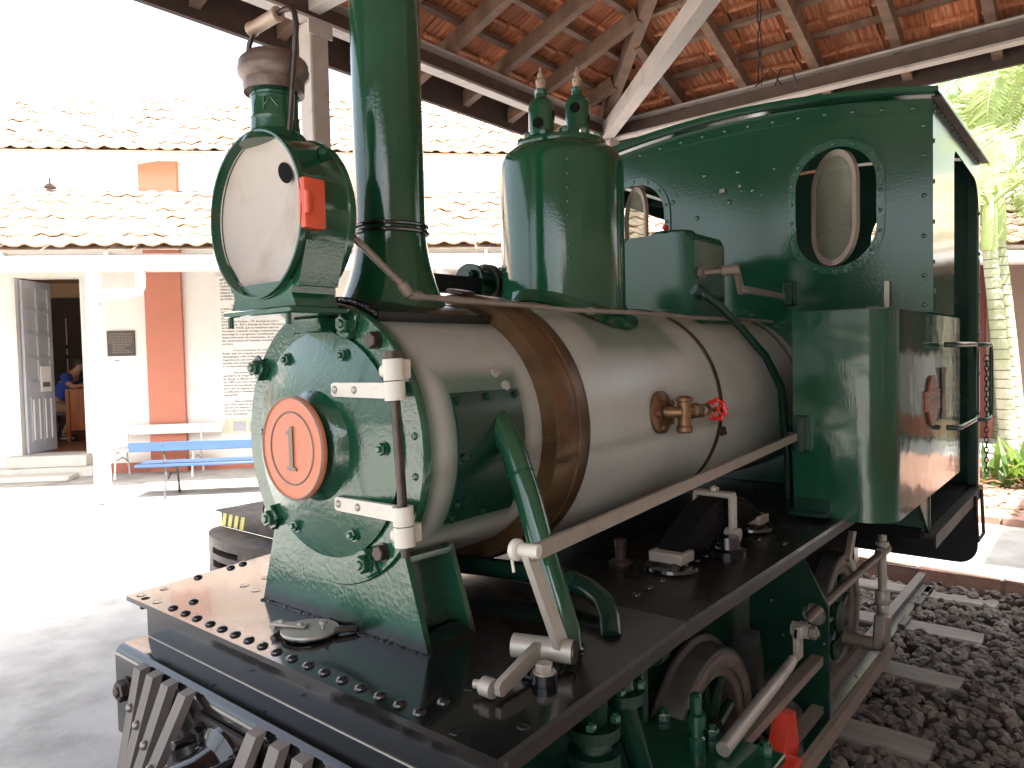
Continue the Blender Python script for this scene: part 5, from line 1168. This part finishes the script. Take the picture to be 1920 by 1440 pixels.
def palm(label,x,y,h,lean,r0,r1,nf,L_,seed,elev=(.5,1.3),group='ringed palms beside the cab'):
    rng=random.Random(seed)
    t=thing('palm_tree',label,'palm tree',(x,y,0),0,group)
    pts=[Vector((x+lean[0]*(k/14)**1.2,y+lean[1]*(k/14)**1.2,h*k/14)) for k in range(15)]
    rad=[r0+(r1-r0)*(k/14)**.7 for k in range(15)];rad[0]*=1.25
    b=MB();b.tube(pts,rad,16);tr=b.build('trunk','palmtrunk',t)
    rg=MB();z=.12
    while z<h-.05:
        k=z/h*14;i=int(k);f=k-i;c=pts[i].lerp(pts[min(14,i+1)],f);r=rad[i]+(rad[min(14,i+1)]-rad[i])*f
        rg.lathe([(r*.98,-.008),(r*1.035,-.004),(r*1.035,.004),(r*.98,.008)],c,(0,0,1),14);z+=.10+.03*rng.random()
    stuff(rg.build('trunk_rings','palmring',tr))
    top=pts[-1];cs=MB();cs.lathe([(r1*1.05,0),(r1*1.15,.08),(r1*.95,.45),(r1*.5,.62)],top,(0,0,1),14);cs.build('crownshaft','crownshaft',t)
    bs=[]
    for i in range(nf):
        a=2*PI*i/nf+rng.uniform(-.25,.25);bs.append((top+Vector((0,0,.50)),a,rng.uniform(*elev),L_*rng.uniform(.85,1.1),rng.uniform(.9,1.7),46,.020,.46))
    fan('crown',bs,t,'palmleaf',seed);return t
palm('tall ringed palm with two pale trunks leaning beside the cab doorway',9.25,-.42,2.62,(-.10,.20),.10,.075,6,2.0,1)
palm('slimmer ringed palm stem right behind the leaning one',9.5,-.50,2.75,(-.10,.22),.080,.07,4,1.9,2)
palm('taller palm with bright fronds rising beyond the cab roof',11.2,-.7,4.6,(.1,-.1),.12,.09,14,2.8,3,(.1,1.2))
palm('distant palm whose drooping fronds hang under the eave at the upper right',12.2,-1.6,5.2,(.0,.2),.13,.10,14,3.0,4,(-.1,1.1))
palm('feathery palm filling the gap between roof eave and cab edge',13.6,.1,4.3,(.0,.2),.12,.09,14,2.6,5,(.0,1.2))
random.seed(17)
flat('mirror_dark_sheet',10.62,-9,13.5,-1.6,.004,'mirrordark')  # unseen dark sheet, added as a dark band in the tank's reflection
pb=thing('bromeliad_clump','spiky green plant with dry brown leaves at the palm foot','plant',(8.6,-.52,0))
vs=[];fs=[];v2=[];f2_=[]
for i in range(95):
    a=random.uniform(0,2*PI);e=random.uniform(.25,1.35);l=random.uniform(.35,.75);c=Vector((8.6+random.uniform(-.35,.5),-.52+random.uniform(-.3,.3),.03));d=Vector((math.cos(a)*math.cos(e),math.sin(a)*math.cos(e),math.sin(e)));s=d.cross(Vector((0,0,1))).normalized()*.022
    A,Bq=(vs,fs) if e>.6 else (v2,f2_)
    o=len(A);m1=c+d*l*.5+Vector((0,0,.03));tp_=c+d*l+Vector((0,0,-.12*l));A+=[c-s,c+s,m1+s*1.2,tp_,m1-s*1.2];Bq+=[(o,o+1,o+2,o+4),(o+4,o+2,o+3)]
for nm,A,Bq,m in (('green_leaves',vs,fs,'bushleaf'),('dry_leaves',v2,f2_,'dryleaf')):
    me=bpy.data.meshes.new(nm);me.from_pydata([tuple(v-Vector((8.6,-.52,0))) for v in A],[],Bq);me.materials.append(MT[m]);put(nm,me,(8.6,-.52,0),pb)
b=MB();b.b2((6.75,-3.2,.0),(10.6,1.2,.055),.01);struct(b.build('planting_bed','brick'))
bk=thing('brick_border','line of worn orange bricks in front of the palm bed','kerb',(6.66,-1,0))
y=-3.2
random.seed(31)
while y<1.2:
    l=random.uniform(.22,.27);MB().box((6.68+random.uniform(-.01,.01),y+l/2,.03),(.11,l-.015,.075),None,.008).build('brick','brick',bk);y+=l
lt=[];lf_=[]
for i in range(900):
    x=random.uniform(6.8,10.5);y=random.uniform(-3.1,1.1);z=.062+random.random()*.03;a=random.uniform(0,6.3);s=random.uniform(.03,.09);u=Vector((math.cos(a),math.sin(a),random.uniform(-.2,.3)))*s;v=Vector((-math.sin(a),math.cos(a),0))*s*.3;c=Vector((x,y,z));o=len(lt);lt+=[tuple(c-u),tuple(c+v),tuple(c+u),tuple(c-v)];lf_.append((o,o+1,o+2,o+3))
me=bpy.data.meshes.new('leaf_litter');me.from_pydata(lt,[],lf_);me.materials.append(MT['dryleaf']);tag(put('leaf_litter',me,(0,0,0)),'dry brown leaf litter covering the bed round the palms','leaf litter',kind='stuff')
# far building across the yard
FB=thing('courtyard_building','tan building with a tiled roof and pale gutter behind the palms','building',(13.6,-3,0))
MB().b2((13.6,-9,0),(13.9,6,3.0)).build('wall','tanwall',FB,smooth=False)
for y in (.33,-4.0,4.0): MB().b2((13.5,y,0),(13.599,y+.45,2.98)).build('pilaster','pilredshade',FB,smooth=False)
MB().b2((13.55,-9,0),(13.598,6,.35)).build('base_band','basered',FB,smooth=False)
MB().b2((13.57,-9,.36),(13.599,-1.9,1.40)).build('mirror_pale_panel','mirrorpale',FB,smooth=False)  # unseen pale panel, added as a light band in the tank's reflection
wf=MB().b2((13.56,-8.5,1.45),(13.599,-1.95,2.75)).build('mirror_dark_band','inside',FB,smooth=False)  # unseen dark band, added to darken the top of the tank's reflection
for k in range(14): MB().b2((13.545,-8.5+.5*k,1.42),(13.56,-8.46+.5*k,2.78)).build('mirror_band_bar','greydoor',wf,smooth=False)
g=MB();g.prism([(12.2+x,-9,2.84+z) for x,z in GP],(0,15,0));g.build('gutter','gutterw',FB)
b=MB();b.bm.faces.new([b.bm.verts.new(p) for p in ((12.2,-9,2.98),(12.2,6,2.98),(17.2,6,5.1),(17.2,-9,5.1))]);bmesh.ops.solidify(b.bm,geom=b.bm.faces[:],thickness=.05);b.build('roof','tilepale',FB,smooth=False)
b=MB();b.bm.faces.new([b.bm.verts.new(p) for p in ((17.2,-9,5.1),(17.2,6,5.1),(20.5,6,3.3),(20.5,-9,3.3))]);b.build('roof','tilepale',FB,smooth=False)
MB().b2((13.9,-9,0),(20.2,-8.7,3.2)).b2((13.9,5.7,0),(20.2,6,3.2)).b2((20.0,-8.7,0),(20.2,5.7,3.2)).build('back_walls','tanwall',FB,smooth=False)
lst=[];qq=Matrix(((0,-math.cos(math.atan2(2,4.25))*-1,0),(0,0,0),(0,0,0)))
s3=math.atan2(2.12,5.0);e=Vector((math.cos(s3),0,math.sin(s3)));u=Vector((0,-1,0));nn=u.cross(e);q3=Matrix((u,e,nn)).transposed().to_quaternion()
for k in range(12):
    t=(k+.5)/12
    for i in range(63):
        lst.append(((12.2+5.0*t,-8.9+.236*i,2.98+2.12*t+.03+random.uniform(-.01,.012)),q3@Quaternion((0,0,1),random.uniform(-.03,.03))))
joined('roof_tiles',RT,lst,FB)
# platform building on the open side (unseen; added to block light from there)

# overhead cable across the museum's upper wall
wv=MB();wv.tube([BM@Vector((x,-.9+.05*x,4.03+.13*(x-.2)+.10*math.sin((x)*.9))) for x in [.0+.15*k for k in range(14)]],.008,6)
tag(wv.build('overhead_cable','gutterw'),'thin white cable slung past the small upper red pilaster','cable')
SBD=thing('light_block_building','unseen tiled building added across from the engine cab side to block light','building',(4,-7,0))
PX0,PX1=-9.0,13.0
wl=MB();ho=[[(x,.9),(x+1.1,.9),(x+1.1,2.6),(x,2.6)] for x in (-7.5,-4.5,-.6,2.2,8.0,10.6)]+[[(5.0,.05),(6.2,.05),(6.2,2.7),(5.0,2.7)]]
wl.sheet([[(PX0,0),(PX1,0),(PX1,3.9),(PX0,3.9)]]+ho,lambda x,z:(x,-6.6,z),(0,-.25,0));wl.build('wall','tanwall',SBD,smooth=False)
for x in (-7.5,-4.5,-.6,2.2,8.0,10.6):
    fo=MB().b2((x,-6.80,.9),(x+1.1,-6.72,2.6)).build('window','greydoor',SBD,smooth=False)
    MB().b2((x+.08,-6.72,.98),(x+.52,-6.71,2.52)).b2((x+.58,-6.72,.98),(x+1.02,-6.71,2.52)).build('pane','paneglass',fo,smooth=False)
MB().b2((5.0,-6.80,.05),(6.2,-6.72,2.7)).build('door','greydoor',SBD,smooth=False)
MB().b2((PX0,-6.61,0),(PX1,-6.585,.6)).build('base_band','basered',SBD,smooth=False)
b=MB();b.prism([(PX0-.3,-5.75,3.95),(PX0-.3,-9.6,5.9),(PX0-.3,-13.4,3.95),(PX0-.3,-13.4,3.88),(PX0-.3,-9.6,5.82),(PX0-.3,-5.75,3.87)],(PX1-PX0+.6,0,0));b.build('roof','tilepale',SBD,smooth=False)
MB().b2((PX0,-13.0,0),(PX0+.25,-6.85,3.9)).b2((PX1-.25,-13.0,0),(PX1,-6.85,3.9)).b2((PX0+.25,-13,0),(PX1-.25,-12.8,3.9)).build('back_walls','tanwall',SBD,smooth=False)

CN=thing('shade_canopy','unseen low tiled canopy on square posts added to shade the yard','canopy',(5.7,-4.3,0))  # canopy out of view, added to cast shade beyond the kerb
b=MB();b.prism([(4.45,-2.68,3.45),(4.45,-5.70,4.05),(4.45,-5.70,3.97),(4.45,-2.68,3.37)],(2.5,0,0));b.build('roof','tilepale',CN,smooth=False)
for x in (4.7,6.7): MB().b2((x-.05,-2.95,0),(x+.05,-2.85,3.40)).build('post','beampaint',CN,smooth=False);MB().b2((x-.05,-5.6,0),(x+.05,-5.5,3.94)).build('post','beampaint',CN,smooth=False)
